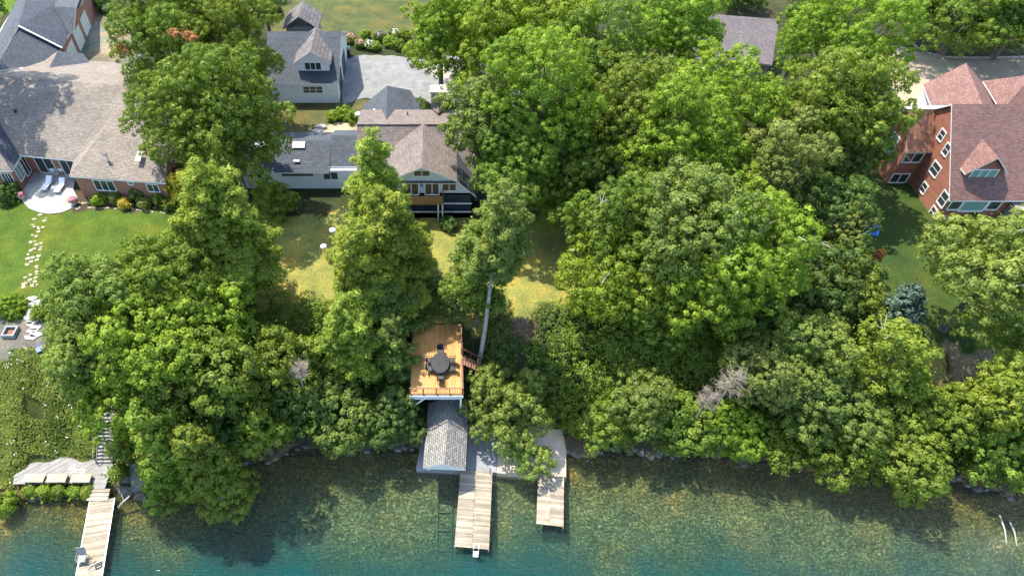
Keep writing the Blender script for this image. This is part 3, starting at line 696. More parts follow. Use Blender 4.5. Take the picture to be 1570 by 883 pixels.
# ================================================================== GREY ROOF AMONG THE TREES (top)
th_ = empty('outbuilding', (39, 83, 6), 'outbuilding with a plain grey purple roof among the trees at the top', 'outbuilding')
w = MB(); w.prism([(33.5, 79.4), (41.6, 79.0), (42.6, 86), (34.5, 87.5)], 5.7, 8.8, 'silver_board'); w.build('wall', th_)
r = MB(); PX(r, [(1080, 21, 11), (1194, 30, 11), (1184, 100, 8.9), (1075, 85, 8.9)], 'roof_purple', 'trim_tan'); r.build('roof', th_)
# building behind, top edge

# ================================================================== SHORE STRUCTURES
# boathouse
bt = empty('boathouse', (0, 28.8, .6), 'boathouse with a white gable and grey brown shingle roof below the wooden deck', 'boathouse')
w = MB(); w.prism([(-1.5, 27.7), (1.6, 27.6), (1.75, 32.2), (-1.2, 32.2)], .45, 2.62, 'white_siding')
w.face([(-1.5, 27.7, 2.62), (1.6, 27.6, 2.62), (.05, 27.65, 3.66)], 'white_siding'); w.build('wall', bt)
r = MB()
A, B_, C_, D_ = V(648, 717, 2.75), V(681, 711, 3.85), V(714, 720, 2.75), None
bl, br_, bm = (-1.35, 32.6, 2.75), (2.2, 32.4, 2.75), (.62, 32.5, 3.85)
r.slab([A, B_, bm, bl], .12, 'roof_boat', 'white_paint'); r.slab([B_, C_, br_, bm], .12, 'roof_boat', 'white_paint'); r.build('roof', bt)
w = MB(); w.face([(A[0]+.1, A[1]+.05, 2.5), (C_[0]-.1, C_[1]+.05, 2.5), (C_[0]-.1, C_[1]+.05, 2.62), (B_[0], B_[1]+.05, 3.72), (A[0]+.1, A[1]+.05, 2.62)], 'white_paint'); w.build('gable_board', bt)
# concrete pads (setting)
def block(name, poly, z0, z1, m, amp=0):
    b = MB(); b.prism([at(x, y, z1) for x, y in poly], z0, z1, m); o = b.build(name); o['kind'] = 'structure'; return o
block('boathouse_pad', [(638, 719), (715, 723), (716, 640), (652, 640)], -1.2, .5, 'concrete_grey')
block('concrete_pad', [(715.5, 722), (761, 724), (765, 640), (717, 640)], -1.2, .56, 'concrete_grey')
block('terrace_pad', [(761.5, 724.5), (868, 731), (868, 690), (862, 655), (790, 640), (766, 650)], -1.2, .60, 'concrete_warm')

def plank_dock(name, label, p0, p1, wid, z, m='grey_board', step=.15, mid=False, side='brown_rail', edge=None, legs=True, taper=0):
    """p0,p1 centre line ends"""
    a = Vector((p0[0], p0[1], z)); b = Vector((p1[0], p1[1], z)); d = b-a; Lg = d.length; d.normalize(); s = Vector((d.y, -d.x, 0)); rz = math.atan2(d.y, d.x)
    root = empty(name, (a.x, a.y, z), label, 'dock', 'wooden docks on the lake')
    q = MB(); n_ = int(Lg/step)
    for i in range(n_):
        c = a+d*(i+.5)*step
        for k in ((-1, 1) if mid else (0,)):
            wd = wid/2-.02 if mid else wid
            q.box(c+s*k*(wid/4)+Vector((0, 0, random.uniform(-.006, .006))), (step-.018, wd+random.uniform(-.02, .02), .04), m, rz=rz+random.uniform(-.006, .006))
    q.build('decking', root)
    for k in (-1, 1):
        q = MB(); q.beam(a+s*k*(wid/2-.03)-Vector((0, 0, .12)), b+s*k*(wid/2-.03)-Vector((0, 0, .12)), .06, .18, side); q.build('stringer', root)
    if legs:
        for i in range(4):
            for k in (-1, 1):
                c = a+d*(.4+(Lg-.8)*i/3)+s*k*(wid/2-.15); q = MB(); q.tube([(c.x, c.y, -2.2), (c.x, c.y, z-.05)], .045, 'black_metal', 6); q.build('leg', root)
    return root, a, b, d, s
dk, a, b, d, s = plank_dock('wooden_dock', 'wider grey plank dock with a swim ladder, running out from the boathouse pad', along(at(705, 722, .72), at(756, 722, .72), .5), along(at(697, 842, .72), at(749, 843, .72), .5), 2.75, .72, mid=True, side='brown_rail')
q = MB()
for k in (-.2, .2): q.tube([b+s*(-.35+k)+d*-.25+Vector((0, 0, .55)), b+s*(-.35+k)+d*.05+Vector((0, 0, .55)), b+s*(-.35+k)+d*.3+Vector((0, 0, -.9))], .03, 'white_metal', 6)
for z in (-.7, -.4, -.1, .2): q.beam(b+s*-.55+d*.22+Vector((0, 0, z)), b+s*-.15+d*.22+Vector((0, 0, z)), .12, .03, 'white_metal')
q.build('swim_ladder', dk)
for k in (-1.15, 1.2):
    q = MB(); c = a+s*k+d*.15; q.tube([c, c+Vector((0, 0, 1.0))], .04, 'black_metal', 6); q.build('mooring_post', dk)
dk2, a, b, d, s = plank_dock('wooden_dock', 'right hand tan plank dock with a rusty edge below the round oak', along(at(823, 729, .72), at(867, 729, .72), .5), along(at(822, 807, .72), at(864, 808, .72), .5), 2.2, .72, mid=True, side='rust_iron')
dk3, a, b, d, s = plank_dock('wooden_dock', 'long plank dock with white edge strips and lawn chairs at the lower left', along(at(137, 766, .72), at(177, 766, .72), .5), along(at(112, 905, .72), at(154, 905, .72), .5), 1.95, .72, mid=False, side='purple_bumper')
for k in (-1, 1):
    q = MB(); q.beam(a+s*k*.99+Vector((0, 0, .02)), b+s*k*.99+Vector((0, 0, .02)), .075, .08, 'white_metal'); q.build('edge_strip', dk3)
dockz = .75
# landing, stairs and bench platform on the left
pl = empty('landing', (-29, 26.8, 1), 'grey board landing between the lake stairs and the long left dock', 'landing')
q = MB()
L0, L1 = at(151, 709, 1.0), at(166, 709, 1.0)
for i in range(17):
    c = (-29.05+.0*i, 27.75-.145*i); q.box((c[0], c[1], 1.0), (1.45, .13, .04), 'silver_board')
q.build('decking', pl)
q = MB()
for i in range(3): q.box((-28.75, 25.25-.32*i, .95-.08*i), (1.75, .31, .06), 'grey_board')
q.build('step', pl)
ls = empty('lake_stairs', (-29, 29, 1), 'grey wooden stairs with handrails climbing the weedy bank at the left', 'stairs')
top = Vector((-28.95, 31.1, 3.7)); bot = Vector((-29.1, 27.75, 1.0)); q = MB(); nst = 14
for i in range(nst):
    p = bot.lerp(top, (i+.5)/nst); q.box((p.x, p.y, p.z+.05), (1.25, .26, .05), 'silver_board')
q.build('tread', ls)
for k in (-.68, .68):
    q = MB(); q.beam(bot+Vector((k, 0, 0)), top+Vector((k, 0, 0)), .06, .26, 'silver_board'); q.build('stringer', ls)
    q = MB(); q.beam(bot+Vector((k, 0, .95)), top+Vector((k, 0, .95)), .06, .06, 'silver_board')
    for t in (0, .33, .66, 1): p = bot.lerp(top, t)+Vector((k, 0, 0)); q.beam(p, p+Vector((0, 0, .95)), .06, .06, 'silver_board')
    q.build('handrail', ls)
bp_ = empty('bench_platform', (-33, 27, .8), 'weathered grey board platform with a row of pale bench seats left of the stairs', 'platform')
P = [at(x, y, 1.0) for x, y in ((20, 742), (22, 716), (62, 702), (146, 694), (148, 740))]
q = MB()
# boards laid diagonally, clipped to the platform outline
cen = Vector((sum(p[0] for p in P)/5, sum(p[1] for p in P)/5, 0)); dd = Vector((.80, .60, 0)); nn = Vector((-dd.y, dd.x, 0))
def clip_strip(poly, o, n, lo, hi):
    def cl(pts, f):
        out_ = []
        for i in range(len(pts)):
            a_, b_ = pts[i], pts[(i+1) % len(pts)]; fa_, fb_ = f(a_), f(b_)
            if fa_ >= 0: out_.append(a_)
            if fa_*fb_ < 0: t = fa_/(fa_-fb_); out_.append((a_[0]+(b_[0]-a_[0])*t, a_[1]+(b_[1]-a_[1])*t))
        return out_
    g_ = lambda p: (p[0]-o.x)*n.x+(p[1]-o.y)*n.y
    pts = cl(list(poly), lambda p: g_(p)-lo)
    return cl(pts, lambda p: hi-g_(p)) if len(pts) > 2 else []
for i in range(-36, 36):
    c = clip_strip(P, cen, nn, i*.15, i*.15+.135)
    if len(c) > 2: q.slab([(x, y, 1.0) for x, y in c], .05, 'silver_board')
for i in range(len(q.t)): q.t[i] = ((i//6)*.37) % 1
q.build('decking', bp_)
for px0, px1 in ((36, 69), (72, 103), (109, 140)):
    a0 = at(px0, 733, 1.4); a1 = at(px1, 731, 1.4); q = MB(); c = along(a0, a1, .5)
    for j in range(4): q.box((c[0], c[1]-.33+j*.19, 1.42), (abs(a1[0]-a0[0]), .175, .05), 'grey_board', t=.9)
    q.box((c[0], c[1]-.28, 1.2), (abs(a1[0]-a0[0])-.1, .08, .4), 'silver_board'); q.box((c[0], c[1]+.22, 1.2), (abs(a1[0]-a0[0])-.1, .08, .4), 'silver_board')
    q.build('bench_seat', bp_)
lo = empty('white_ladder', V(116, 722, 1.1), 'white ladder frame lying behind the bench seats on the left platform', 'ladder')
q = MB(); p = Vector(V(103, 724, 1.5)); p2 = Vector(V(130, 724, 1.5))
q.tube([p+Vector((0, .25, 0)), p2+Vector((0, .25, 0))], .035, 'white_metal', 6); q.tube([p, p2], .035, 'white_metal', 6)
q.tube([p+Vector((0, .25, 0)), p+Vector((.45, .8, .1)), p+Vector((.5, .0, .0))], .035, 'white_metal', 6); q.build('rail', lo)
for i in range(4):
    q = MB(); c = p.lerp(p2, .3+.2*i); q.tube([c, c+Vector((0, .25, 0))], .025, 'white_metal', 5); q.build('rung', lo)
b_ = MB(); b_.prism([at(x, y, 1.0) for x, y in ((199, 712), (222, 708), (226, 742), (214, 746), (200, 740))], .2, 1.0, 'silver_board'); o = b_.build_top('grey_landing', V(210, 730, .6)); tag(o, 'small grey board landing half hidden by the sunlit cedar', 'landing')

# wooden deck
dkz = 6.0
de = empty('wooden_deck', (-.6, 35, 6), 'orange cedar deck on posts with dark railings above the boathouse', 'deck')
q = MB(); x0, x1, y0, y1 = -2.8, 1.62, 31.35, 38.9
nb = 31
for i in range(nb):
    x = x0+(i+.5)*(x1-x0)/nb; 
    ya = y0
    q.box((x, (ya+y1)/2, dkz), ((x1-x0)/nb-.012, y1-ya, .04), 'cedar_deck')
q.build('decking', de)
q = MB()
for i in range(3): q.box((-.9, 39.1+.3*i, dkz+.12+.0*i), (3.2, .28, .04), 'cedar_deck')
q.build('upper_step', de)
q = MB(); q.box(((x0+x1)/2, y0-.05, dkz-.17), (x1-x0+.1, .06, .32), 'white_paint'); q.build('fascia', de)
q = MB(); q.box((x1+.05, (y0+y1)/2, dkz-.17), (.06, y1-y0, .32), 'brown_rail'); q.build('side_fascia', de)
def railing(p, q_, z, parent, h=.95, m='black_metal', posts=4, bal=.13, pm='brown_rail'):
    b = MB(); p = Vector((p[0], p[1], z)); q_ = Vector((q_[0], q_[1], z)); u = Vector((0, 0, 1)); Lr = (q_-p).length
    b.beam(p+u*h, q_+u*h, .09, .05, pm); b.beam(p+u*.1, q_+u*.1, .05, .04, m)
    for i in range(posts): c = p.lerp(q_, i/(posts-1)); b.beam(c, c+u*h, .09, .09, pm)
    k = int(Lr/bal)
    for i in range(k): c = p.lerp(q_, (i+.5)/k); b.beam(c+u*.1, c+u*h, .018, .018, m)
    return b.build('railing', parent)
railing((x0, y0+.06), (x1, y0+.06), dkz+.02, de, posts=5); railing((x1-.05, y0+.1), (x1-.05, 34.4), dkz+.02, de, posts=3); railing((x1-.05, 35.6), (x1-.05, y1), dkz+.02, de, posts=3)
for x in (x0+.15, x1-.15):
    for y in (y0+.12, 34.5):
        b = MB(); b.beam((x, y, gzf(x, y)-.3), (x, y, dkz-.03), .16, .16, 'white_paint'); b.build('post', de)
b = MB(); b.beam((x0+.3, y0-.1, 4.6), (-1.5, y0-.1, 5.75), .1, .1, 'white_paint'); b.build('brace', de)
b = MB(); b.beam((x0+.3, y0-.02, 5.5), (x1-.2, y0-.02, 5.5), .1, .1, 'white_paint'); b.build('beam', de)
ds = empty('deck_stairs', (2.6, 34.9, 5), 'short brown stair flight going down from the right side of the cedar deck', 'stairs')
q = MB()
for i in range(7): q.box((x1+.2+.22*i, 34.98, dkz-.12-.17*i), (.21, 1.0, .05), 'brown_rail')
q.build('tread', ds)
for y in (34.42, 35.55):
    b = MB(); b.beam((x1, y, dkz+.9), (x1+1.6, y, dkz-.4), .07, .06, 'brown_rail')
    for t in (0, .5, 1): b.beam((x1+1.6*t, y, dkz-.1-1.3*t), (x1+1.6*t, y, dkz+.9-1.3*t), .07, .07, 'brown_rail')
    b.build('handrail', ds)

# marine railway under water
mr_ = empty('boat_railway', (-.9, 24, -.4), 'submerged boat launch rails with cross ties running out beside the dock', 'launch rails')
def under(x, y): return (x, y, gzf(x, y)+.16)
for k in (0, 1):
    b = MB(); pts = [under(*at(672+22*k-2*t, 722+148*t, -.6)) for t in (0, .25, .5, .75, 1)]
    b.tube(pts, .04, 'water_pipe', 5); b.build('rail', mr_)
for t in (.08, .25, .42, .6, .8, 1.0):
    b = MB(); b.beam(under(*at(672-2*t, 722+148*t, -.6)), under(*at(694-2*t, 722+148*t, -.6)), .1, .06, 'water_pipe'); b.build('cross_tie', mr_)

# ================================================================== FURNITURE
def chair(name, label, m, frame, group=None, arms=True, cat='chair', w=.52, d=.5, back=.55, seat=.42, lean=.18):
    r = empty(name, (0, 0, 0), label, cat, group)
    b = MB(); b.box((0, 0, seat), (w, d, .045), m); b.build('seat', r)
    b = MB(); b.box((0, d/2+lean*back*.5, seat+back/2), (w, .045, back), m, rx=-lean); b.build('backrest', r)
    for sx in (-1, 1):
        for sy in (-1, 1):
            b = MB(); b.tube([(sx*w*.45, sy*d*.42, seat), (sx*w*.52, sy*d*.52, 0)], .022, frame, 6); b.build('leg', r)
        if arms:
            b = MB(); b.tube([(sx*w*.52, -d*.4, seat), (sx*w*.54, -d*.4, seat+.22), (sx*w*.54, d*.55, seat+.24)], .024, frame, 6); b.build('armrest', r)
    return r
first = chair('patio_chair', 'black chair at the bottom end of the black table on the cedar deck', 'black_metal', 'black_metal', 'black chairs around the table on the cedar deck')
tx, ty = at(675, 556, 6.7)
pos = [(0, -1.45, math.pi, None), (-.95, -.4, math.pi/2, 'black chair on the left front side of the black table on the cedar deck'), (-.95, .45, math.pi/2, 'black chair on the left back side of the black table on the cedar deck'), (.95, -.4, -math.pi/2, 'black chair on the right front side of the black table on the cedar deck'), (.95, .45, -math.pi/2, 'black chair on the right back side of the black table on the cedar deck'), (0, 1.45, 0, 'black chair at the top end of the black table, nearest the cottage')]
for i, (dx, dy, rz, lb) in enumerate(pos):
    rz += random.uniform(-.15, .15)
    if i == 0: first.location = (tx+dx, ty+dy, 6.02); first.rotation_euler = (0, 0, rz)
    else: copy_tree(first, (tx+dx, ty+dy, 6.02), rz, None, lb)
t = empty('patio_table', (tx, ty, 6.02), 'black oval patio table under a dark cover on the cedar deck', 'table')
b = MB(); b.lathe((tx, ty, 6.02), [(.80, .30), (.82, .66), (.78, .735), (.4, .76), (0, .77)], 'black_cloth', 20)
b.v = [(x, ty+(y-ty)*1.35, z) for x, y, z in b.v]; b.build('tabletop', t)
for sx in (-1, 1):
    for sy in (-1, 1):
        b = MB(); b.tube([(tx+sx*.45, ty+sy*.7, 6.7), (tx+sx*.55, ty+sy*.8, 6.02)], .03, 'black_metal', 6); b.build('leg', t)

# brick house patio: loungers, dining set, pots
ptio = MB()
pl_ = [(30, 232), (124, 238), (112, 290), (119, 303), (118, 312), (108, 320), (93, 326), (75, 328), (58, 325), (44, 319), (34, 308), (33, 296)]
ptio.prism([at(x, y, 6.1) for x, y in pl_], 5.8, 6.1, 'patio_stone'); o = ptio.build('patio'); o['kind'] = 'structure'
def lounger(label):
    r = empty('sun_lounger', (0, 0, 0), label, 'sun lounger', 'white sun loungers on the brick house patio')
    b = MB(); b.box((0, -.35, .36), (.62, 1.25, .05), 'white_fabric'); b.build('seat', r)
    b = MB(); b.box((0, .55, .60), (.62, .78, .05), 'white_fabric', rx=.7); b.build('backrest', r)
    for sx in (-1, 1):
        b = MB(); b.tube([(sx*.32, -.95, .36), (sx*.32, .3, .36), (sx*.32, .85, .86)], .022, 'white_metal', 6); b.build('frame', r)
        b = MB(); b.tube([(sx*.34, -.05, .36), (sx*.38, -.02, .58), (sx*.38, .35, .60)], .022, 'white_metal', 6); b.build('armrest', r)
        for y in (-.75, .35):
            b = MB(); b.tube([(sx*.32, y, .36), (sx*.36, y, 0)], .022, 'white_metal', 6); b.build('leg', r)
    return r
l1 = lounger('left white sun lounger of the pair on the shaded patio'); x, y = at(73, 284, 6.3); l1.location = (x, y, 6.1); l1.rotation_euler = (0, 0, -.12)
x, y = at(93, 287, 6.3); copy_tree(l1, (x, y, 6.1), -.10, None, 'right white sun lounger of the pair, half in the sun')
x, y = at(83, 288, 6.4); st_ = empty('side_table', (x, y, 6.1), 'small white side table between the two sun loungers', 'side table')
b = MB(); b.box((x, y, 6.5), (.5, .5, .04), 'white_metal'); b.build('tabletop', st_)
for sx in (-1, 1):
    for sy in (-1, 1): b = MB(); b.tube([(x+sx*.2, y+sy*.2, 6.5), (x+sx*.23, y+sy*.23, 6.1)], .02, 'white_metal', 6); b.build('leg', st_)
x, y = at(93, 251, 6.8); dt = empty('dining_table', (x, y, 6.1), 'wooden dining table tucked under the patio eave of the brick house', 'table')
b = MB(); b.box((x, y, 6.82), (2.2, 1.0, .06), 'wood_table'); b.build('tabletop', dt)
for sx in (-1, 1):
    for sy in (-1, 1): b = MB(); b.tube([(x+sx*.95, y+sy*.4, 6.8), (x+sx*.95, y+sy*.4, 6.1)], .035, 'white_metal', 6); b.build('leg', dt)
wc = chair('dining_chair', 'white chair at the left end of the dining table on the patio', 'white_fabric', 'white_metal', 'white chairs at the dining table on the patio')
wc.location = (x-1.75, y+.1, 6.1); wc.rotation_euler = (0, 0, math.pi/2+.4)
copy_tree(wc, (x-.55, y-.85, 6.1), math.pi+.1, None, 'left one of the two white chairs on the near side of the dining table')
copy_tree(wc, (x+.45, y-.85, 6.1), math.pi-.1, None, 'right one of the two white chairs on the near side of the dining table')
copy_tree(wc, (x+1.6, y-.1, 6.1), -math.pi/2, None, 'white chair at the right end of the dining table on the patio')
def pot(px, py, label, petal, sc=1.0):
    x, y = at(px, py, 6.5); r = empty('flower_pot', (x, y, 6.1), label, 'flower pot')
    b = MB(); b.lathe((x, y, 6.1), [(0, 0), (.26, 0), (.40, .42), (.44, .46), (.38, .46), (.3, .40), (0, .40)], 'terracotta', 14); b.build('pot', r)
    rr = np.random.default_rng(int(px)); k = 420; d = nrm(rr.normal(size=(k, 3))); d[:, 2] = abs(d[:, 2]); po = d*np.array([.5, .5, .38])*rr.uniform(.6, 1.05, (k, 1))+np.array([0, 0, .46])
    put('foliage', leaf_mesh('foliage', po[:220], d[:220], np.full(220, .14), np.full(220, .5), 'leaf_mid', rr), r)
    put('flowers', leaf_mesh('flowers', po[220:]*1.04, d[220:], np.full(200, .15), np.full(200, .5), petal, rr, aspect=.9), r)
    return r
POTS = [(32, 300, 'flower pot with pink and white flowers at the left edge of the patio', 'petal_pink'), (112, 308, 'flower pot with pale pink flowers at the right edge of the patio', 'petal_pink')]

# grey chairs at the end of the left dock
ac = chair('lawn_chair', 'pale lawn chair facing the lake near the end of the left dock', 'silver_board', 'silver_board', 'lawn chairs on the left dock', w=.66, d=.62, back=.75, seat=.38, lean=.35)
x, y = at(128, 858, .75); ac.location = (x, y, .75); ac.rotation_euler = (0, 0, .1)
fc = empty('folding_chair', V(148, 868, .8), 'collapsed folding chair lying flat beside the lawn chair on the left dock', 'folding chair')
fx, fy, fz = V(146, 868, .8)
for k in (-.22, .22):
    b = MB(); b.tube([(fx-.45, fy+k-.2, .80), (fx+.45, fy+k+.25, .84)], .025, 'white_metal', 6); b.build('rail', fc)
b = MB(); b.box((fx+.2, fy+.08, .83), (.5, .42, .04), 'black_cloth', rz=.5); b.build('seat', fc)
b = MB(); b.tube([(fx-.5, fy-.4, .79), (fx-.1, fy+.45, .83)], .02, 'black_metal', 6); b.build('crossbar', fc)
# fire pit, blue chair, tarp, bin, lamps
x, y = at(16, 509, 6.2); fp_ = empty('fire_pit', (x, y, 6), 'square stone fire pit with rusty ash on the gravel at the left edge', 'fire pit')
for dx, dy, sx_, sy_ in ((0, .5, 1.15, .15), (0, -.5, 1.15, .15), (.5, 0, .15, .85), (-.5, 0, .15, .85)):
    b = MB(); b.box((x+dx, y+dy, 6.2), (sx_, sy_, .42), 'concrete_grey'); b.build('rim', fp_)
b = MB(); b.box((x, y, 6.05), (.85, .85, .12), 'rust_iron'); b.build('ash_bed', fp_)
bc = chair('beach_chair', 'low blue plastic chair on the gravel beside the dense pale oak', 'blue_plastic', 'blue_plastic', None, w=.6, d=.55, back=.6, seat=.28, lean=.4)
x, y = at(61, 536, 6.2); bc.location = (x, y, 6.0); bc.rotation_euler = (0, 0, -1.0)
tp_ = MB(); rr = random.Random(3)
P = [V(1330, 330, 6.25), V(1344, 332, 6.5), V(1350, 352, 6.2), V(1346, 362, 6.1), V(1325, 358, 6.15)]
c0 = Vector(V(1338, 346, 6.75)); 
for i in range(5): tp_.face([P[i], P[(i+1) % 5], c0], 'blue_tarp'); tp_.face([P[i], (P[i][0], P[i][1], 6.0), (P[(i+1) % 5][0], P[(i+1) % 5][1], 6.0), P[(i+1) % 5]], 'blue_tarp')
o = tp_.build_top('tarp', V(1340, 350, 6)); tag(o, 'blue tarp covered heap at the left edge of the shaded lawn', 'tarp')
x, y = at(533, 82, 6.3); bn = empty('bin', (x, y, 6), 'teal bin at the corner of the white garage and the driveway', 'bin')
b = MB(); b.box((x, y, 6.5), (.62, .7, .95), 'black_metal'); b.build('body', bn)
b = MB(); b.box((x, y, 7.02), (.72, .82, .10), 'teal_plastic', rx=.05); b.build('lid', bn)
def lamp(px, py, label, r_=.33, z=7.6):
    x, y = at(px, py, z); rt = empty('garden_lamp', (x, y, 6), label, 'lamp', 'white garden lamps')
    b = MB(); b.tube([(x, y, 5.9), (x, y, z)], .035, 'black_metal', 6); b.build('post', rt)
    b = MB(); b.lathe((x, y, z), [(0, .26), (r_*.5, .22), (r_*.9, .10), (r_, 0), (r_*.6, -.1), (0, -.12)][::-1], 'lamp_globe', 14); b.build('lamp_shade', rt)
lamp(549, 175, 'white domed garden lamp by the rear slate roof of the cottage', .38); lamp(510, 353, 'upper one of the two white domed lamps on the sunny lawn', .34); lamp(496, 378, 'lower one of the two white domed lamps on the sunny lawn', .32)

# stone patio behind the wing + slab steps
o = sheet('flagstone_terrace', [(483, 212), (492, 196), (515, 188), (548, 188), (552, 212), (530, 214)], 6.014, 'gravel_sand', .1)
STEPG = 'stone slabs of the little steps behind the long wing'
for i, (px, py) in enumerate(((481, 206), (487, 201), (493, 195))):
    x, y = at(px, py, 6.15); b = MB(); pts = [(x+math.cos(a_)*.75*random.uniform(.85, 1.1)*(1 if abs(math.cos(a_)) > .5 else .8), y+math.sin(a_)*.38) for a_ in np.arange(0, 6.2, .9)]
    b.prism(pts, 5.9, 6.12+.1*i, 'slate_step'); o = b.build_top('stone_slab', (x, y, 6)); tag(o, ['lowest', 'middle', 'highest'][i]+' stone slab of the steps behind the long slate roofed wing', 'stone slab', STEPG)
# stepping stones on the left lawn
def stone(px, py, z, s, m, name, label, cat, group, rot=None, asp=.75, h=.05):
    x, y = at(px, py, z); n_ = random.randint(5, 7); a0 = random.uniform(0, 6.28); rot = random.uniform(-.4, .4) if rot is None else rot
    pts = []
    for k in range(n_):
        a_ = a0+2*math.pi*k/n_+random.uniform(-.2, .2); u = math.cos(a_)*s*random.uniform(.85, 1.1); v = math.sin(a_)*s*asp*random.uniform(.85, 1.1)
        pts.append((x+u*math.cos(rot)-v*math.sin(rot), y+u*math.sin(rot)+v*math.cos(rot)))
    b = MB(); g_ = gzf(x, y) if z < 5.9 else z-.0; b.prism(pts, g_-.15, g_+h, m); b.t = [random.random()]*len(b.t)
    o = b.build_top(name, (x, y, g_)); return tag(o, label, cat, group)
FL = ('flat pale flagstone set in the grass path of the left lawn', 'flagstone', 'flagstones of the path across the left lawn')
for i in range(34):
    t = i/33; py = 322+118*t; px = 64-20*t+random.uniform(-1, 1)
    for k in (-1, 0, 1):
        if random.random() < .5: stone(px+k*8+random.uniform(-2, 2), py+random.uniform(-2, 2), 6.0, random.uniform(.16, .30), 'flagstone', 'flagstone', *FL)
FL2 = ('flat pale flagstone in the row along the flower bed of the brick house', 'flagstone', 'flagstones along the flower bed')
for i in range(34):
    t = i/33; px = 92+165*t; py = 323-9*math.sin(t*2.0+.3)+12*t-4+random.uniform(-1, 1)
    for k in (-1, 1):
        if random.random() < .6: stone(px+random.uniform(-2, 2), py+k*3.4, 6.0, random.uniform(.15, .26), 'flagstone', 'flagstone', *FL2)
SG = 'slate steps down to the fire pit gravel'
for i in range(13):
    t = i/12; stone(49-3*t+4*math.sin(t*9)+(6 if i % 2 else 0), 458+60*t, 6.0, random.uniform(.5, .7), 'slate_step', 'slate_step', 'grey slate slab of the path beside the dense pale oak', 'slate slab', SG, asp=.5, h=.09)
# stone kerb beyond the gravel road
KG = 'kerb stones beyond the gravel road'
kp = [(1390, 58), (1398, 66), (1410, 76), (1430, 84), (1450, 88), (1480, 89), (1520, 89), (1570, 88), (1620, 86)]
for i in range(len(kp)-1):
    a0 = at(*kp[i], 6.1); a1 = at(*kp[i+1], 6.1); k = max(1, int(math.dist(a0, a1)/.5))
    for j in range(k):
        p = along(a0, a1, (j+.5)/k); b = MB(); b.box((p[0], p[1], 6.08), (.44, .26, .26), 'kerb_stone', rz=math.atan2(a1[1]-a0[1], a1[0]-a0[0])+random.uniform(-.1, .1)); o = b.build_top('kerb_stone', (p[0], p[1], 6.0)); tag(o, 'squared kerb stone edging the far side of the gravel road', 'kerb stone', KG)
# boulders along the water
def boulder(x, y, s, label, group, m='rock', h=.45):
    r = np.random.default_rng(int(abs(x*131+y*977)) % 99991); b = MB(); g_ = gzf(x, y)
    n1_, n2_ = 8, 5; rows = []
    for i in range(n2_+1):
        ph = math.pi*i/n2_; row = []
        for k in range(n1_):
            a_ = 2*math.pi*k/n1_; rad = s*(1+r.normal(0, .11)) if 0 < i < n2_ else s
            row.append((x+math.cos(a_)*math.sin(ph)*rad, y+math.sin(a_)*math.sin(ph)*rad*.8, g_+s*.15+math.cos(ph)*rad*h))
        rows.append(row)
    for i in range(n2_):
        for k in range(n1_): b.face([rows[i][k], rows[i+1][k], rows[i+1][(k+1) % n1_], rows[i][(k+1) % n1_]], m, smooth=False)
    b.t = [float(r.uniform())]*len(b.t)
    o = b.build_top('shore_rock', (x, y, g_)); tag(o, label, 'rock', group)
RB = random.Random(5)
for x in np.arange(-37, 51, .62):
    if -30.2 < x < -27.4 or -2.6 < x < 10.6: continue
    y = float(shore(x))-.25*math.sin(x*2.3+1)*0+.35*math.sin(x*.9)+.25*math.sin(x*2.3+1)+RB.uniform(-.45, .35)
    lab = 'rough grey rock at the water line near the long left dock' if x < -26 else 'rough grey rock at the water line under the cedars of the left shore' if x < -13 else ('rough grey rock at the water line beside the boathouse' if x < -1 else 'rough grey rock at the water line of the right shore')
    boulder(x+RB.uniform(-.2, .2), y, RB.uniform(.2, .42), lab, 'rocks along the water line of the '+('left' if x < -13 else 'middle' if x < -1 else 'right')+' shore')
for x, y, s_ in ((-26.9, 25.6, .75), (-26.1, 25.9, .6), (-25.6, 25.2, .65), (-27.2, 26.6, .5)): boulder(x, y, s_, 'big boulder beside the end of the grey landing', 'big boulders beside the left landing', h=.75)
b = MB(); p = Vector(V(181, 777, .3)); b.tube([p, Vector(V(190, 768, .8)), Vector(V(199, 760, 1.0))], [.05, .08, .06], 'dead_wood', 6); b.tube([Vector(V(190, 768, .8)), Vector(V(186, 758, 1.0))], [.04, .02], 'dead_wood', 5); o = b.build_top('driftwood', V(190, 768, .5)); tag(o, 'bleached driftwood branch across the boulders beside the left dock', 'driftwood')

# ------------------------------------------------------------------ foliage
def fib(n, r):
    i = np.arange(n)+.5; ph = np.arccos(1-2*i/n); th = math.pi*(1+5**.5)*i+r.uniform(0, 6.28)
    return np.stack([np.cos(th)*np.sin(ph), np.sin(th)*np.sin(ph), np.cos(ph)], -1)
def nrm(a): return a/np.maximum(np.linalg.norm(a, axis=-1, keepdims=True), 1e-9)
def leaf_mesh(name, pos, nor, size, tint, mat, r, aspect=.62, squash=0.0):
    """one rhombic leaf spray per row"""
    k = len(pos)
    t = nrm(np.cross(nor, nrm(r.normal(size=(k, 3))))); b = np.cross(nor, t)
    s = size[:, None]
    fold = nor*s*.10
    co = np.stack([pos-t*s*.5, pos-b*s*aspect*.5-fold, pos+t*s*.5, pos+b*s*aspect*.5-fold], 1).reshape(-1, 3)
    me = bpy.data.meshes.new(name); fill_mesh(me, co, np.arange(4*k).reshape(-1, 4))
    a = me.attributes.new('tint', 'FLOAT', 'POINT'); a.data.foreach_set('value', np.repeat(np.clip(tint, 0, 1), 4).astype(np.float32))
    me.materials.append(M[mat]); return me
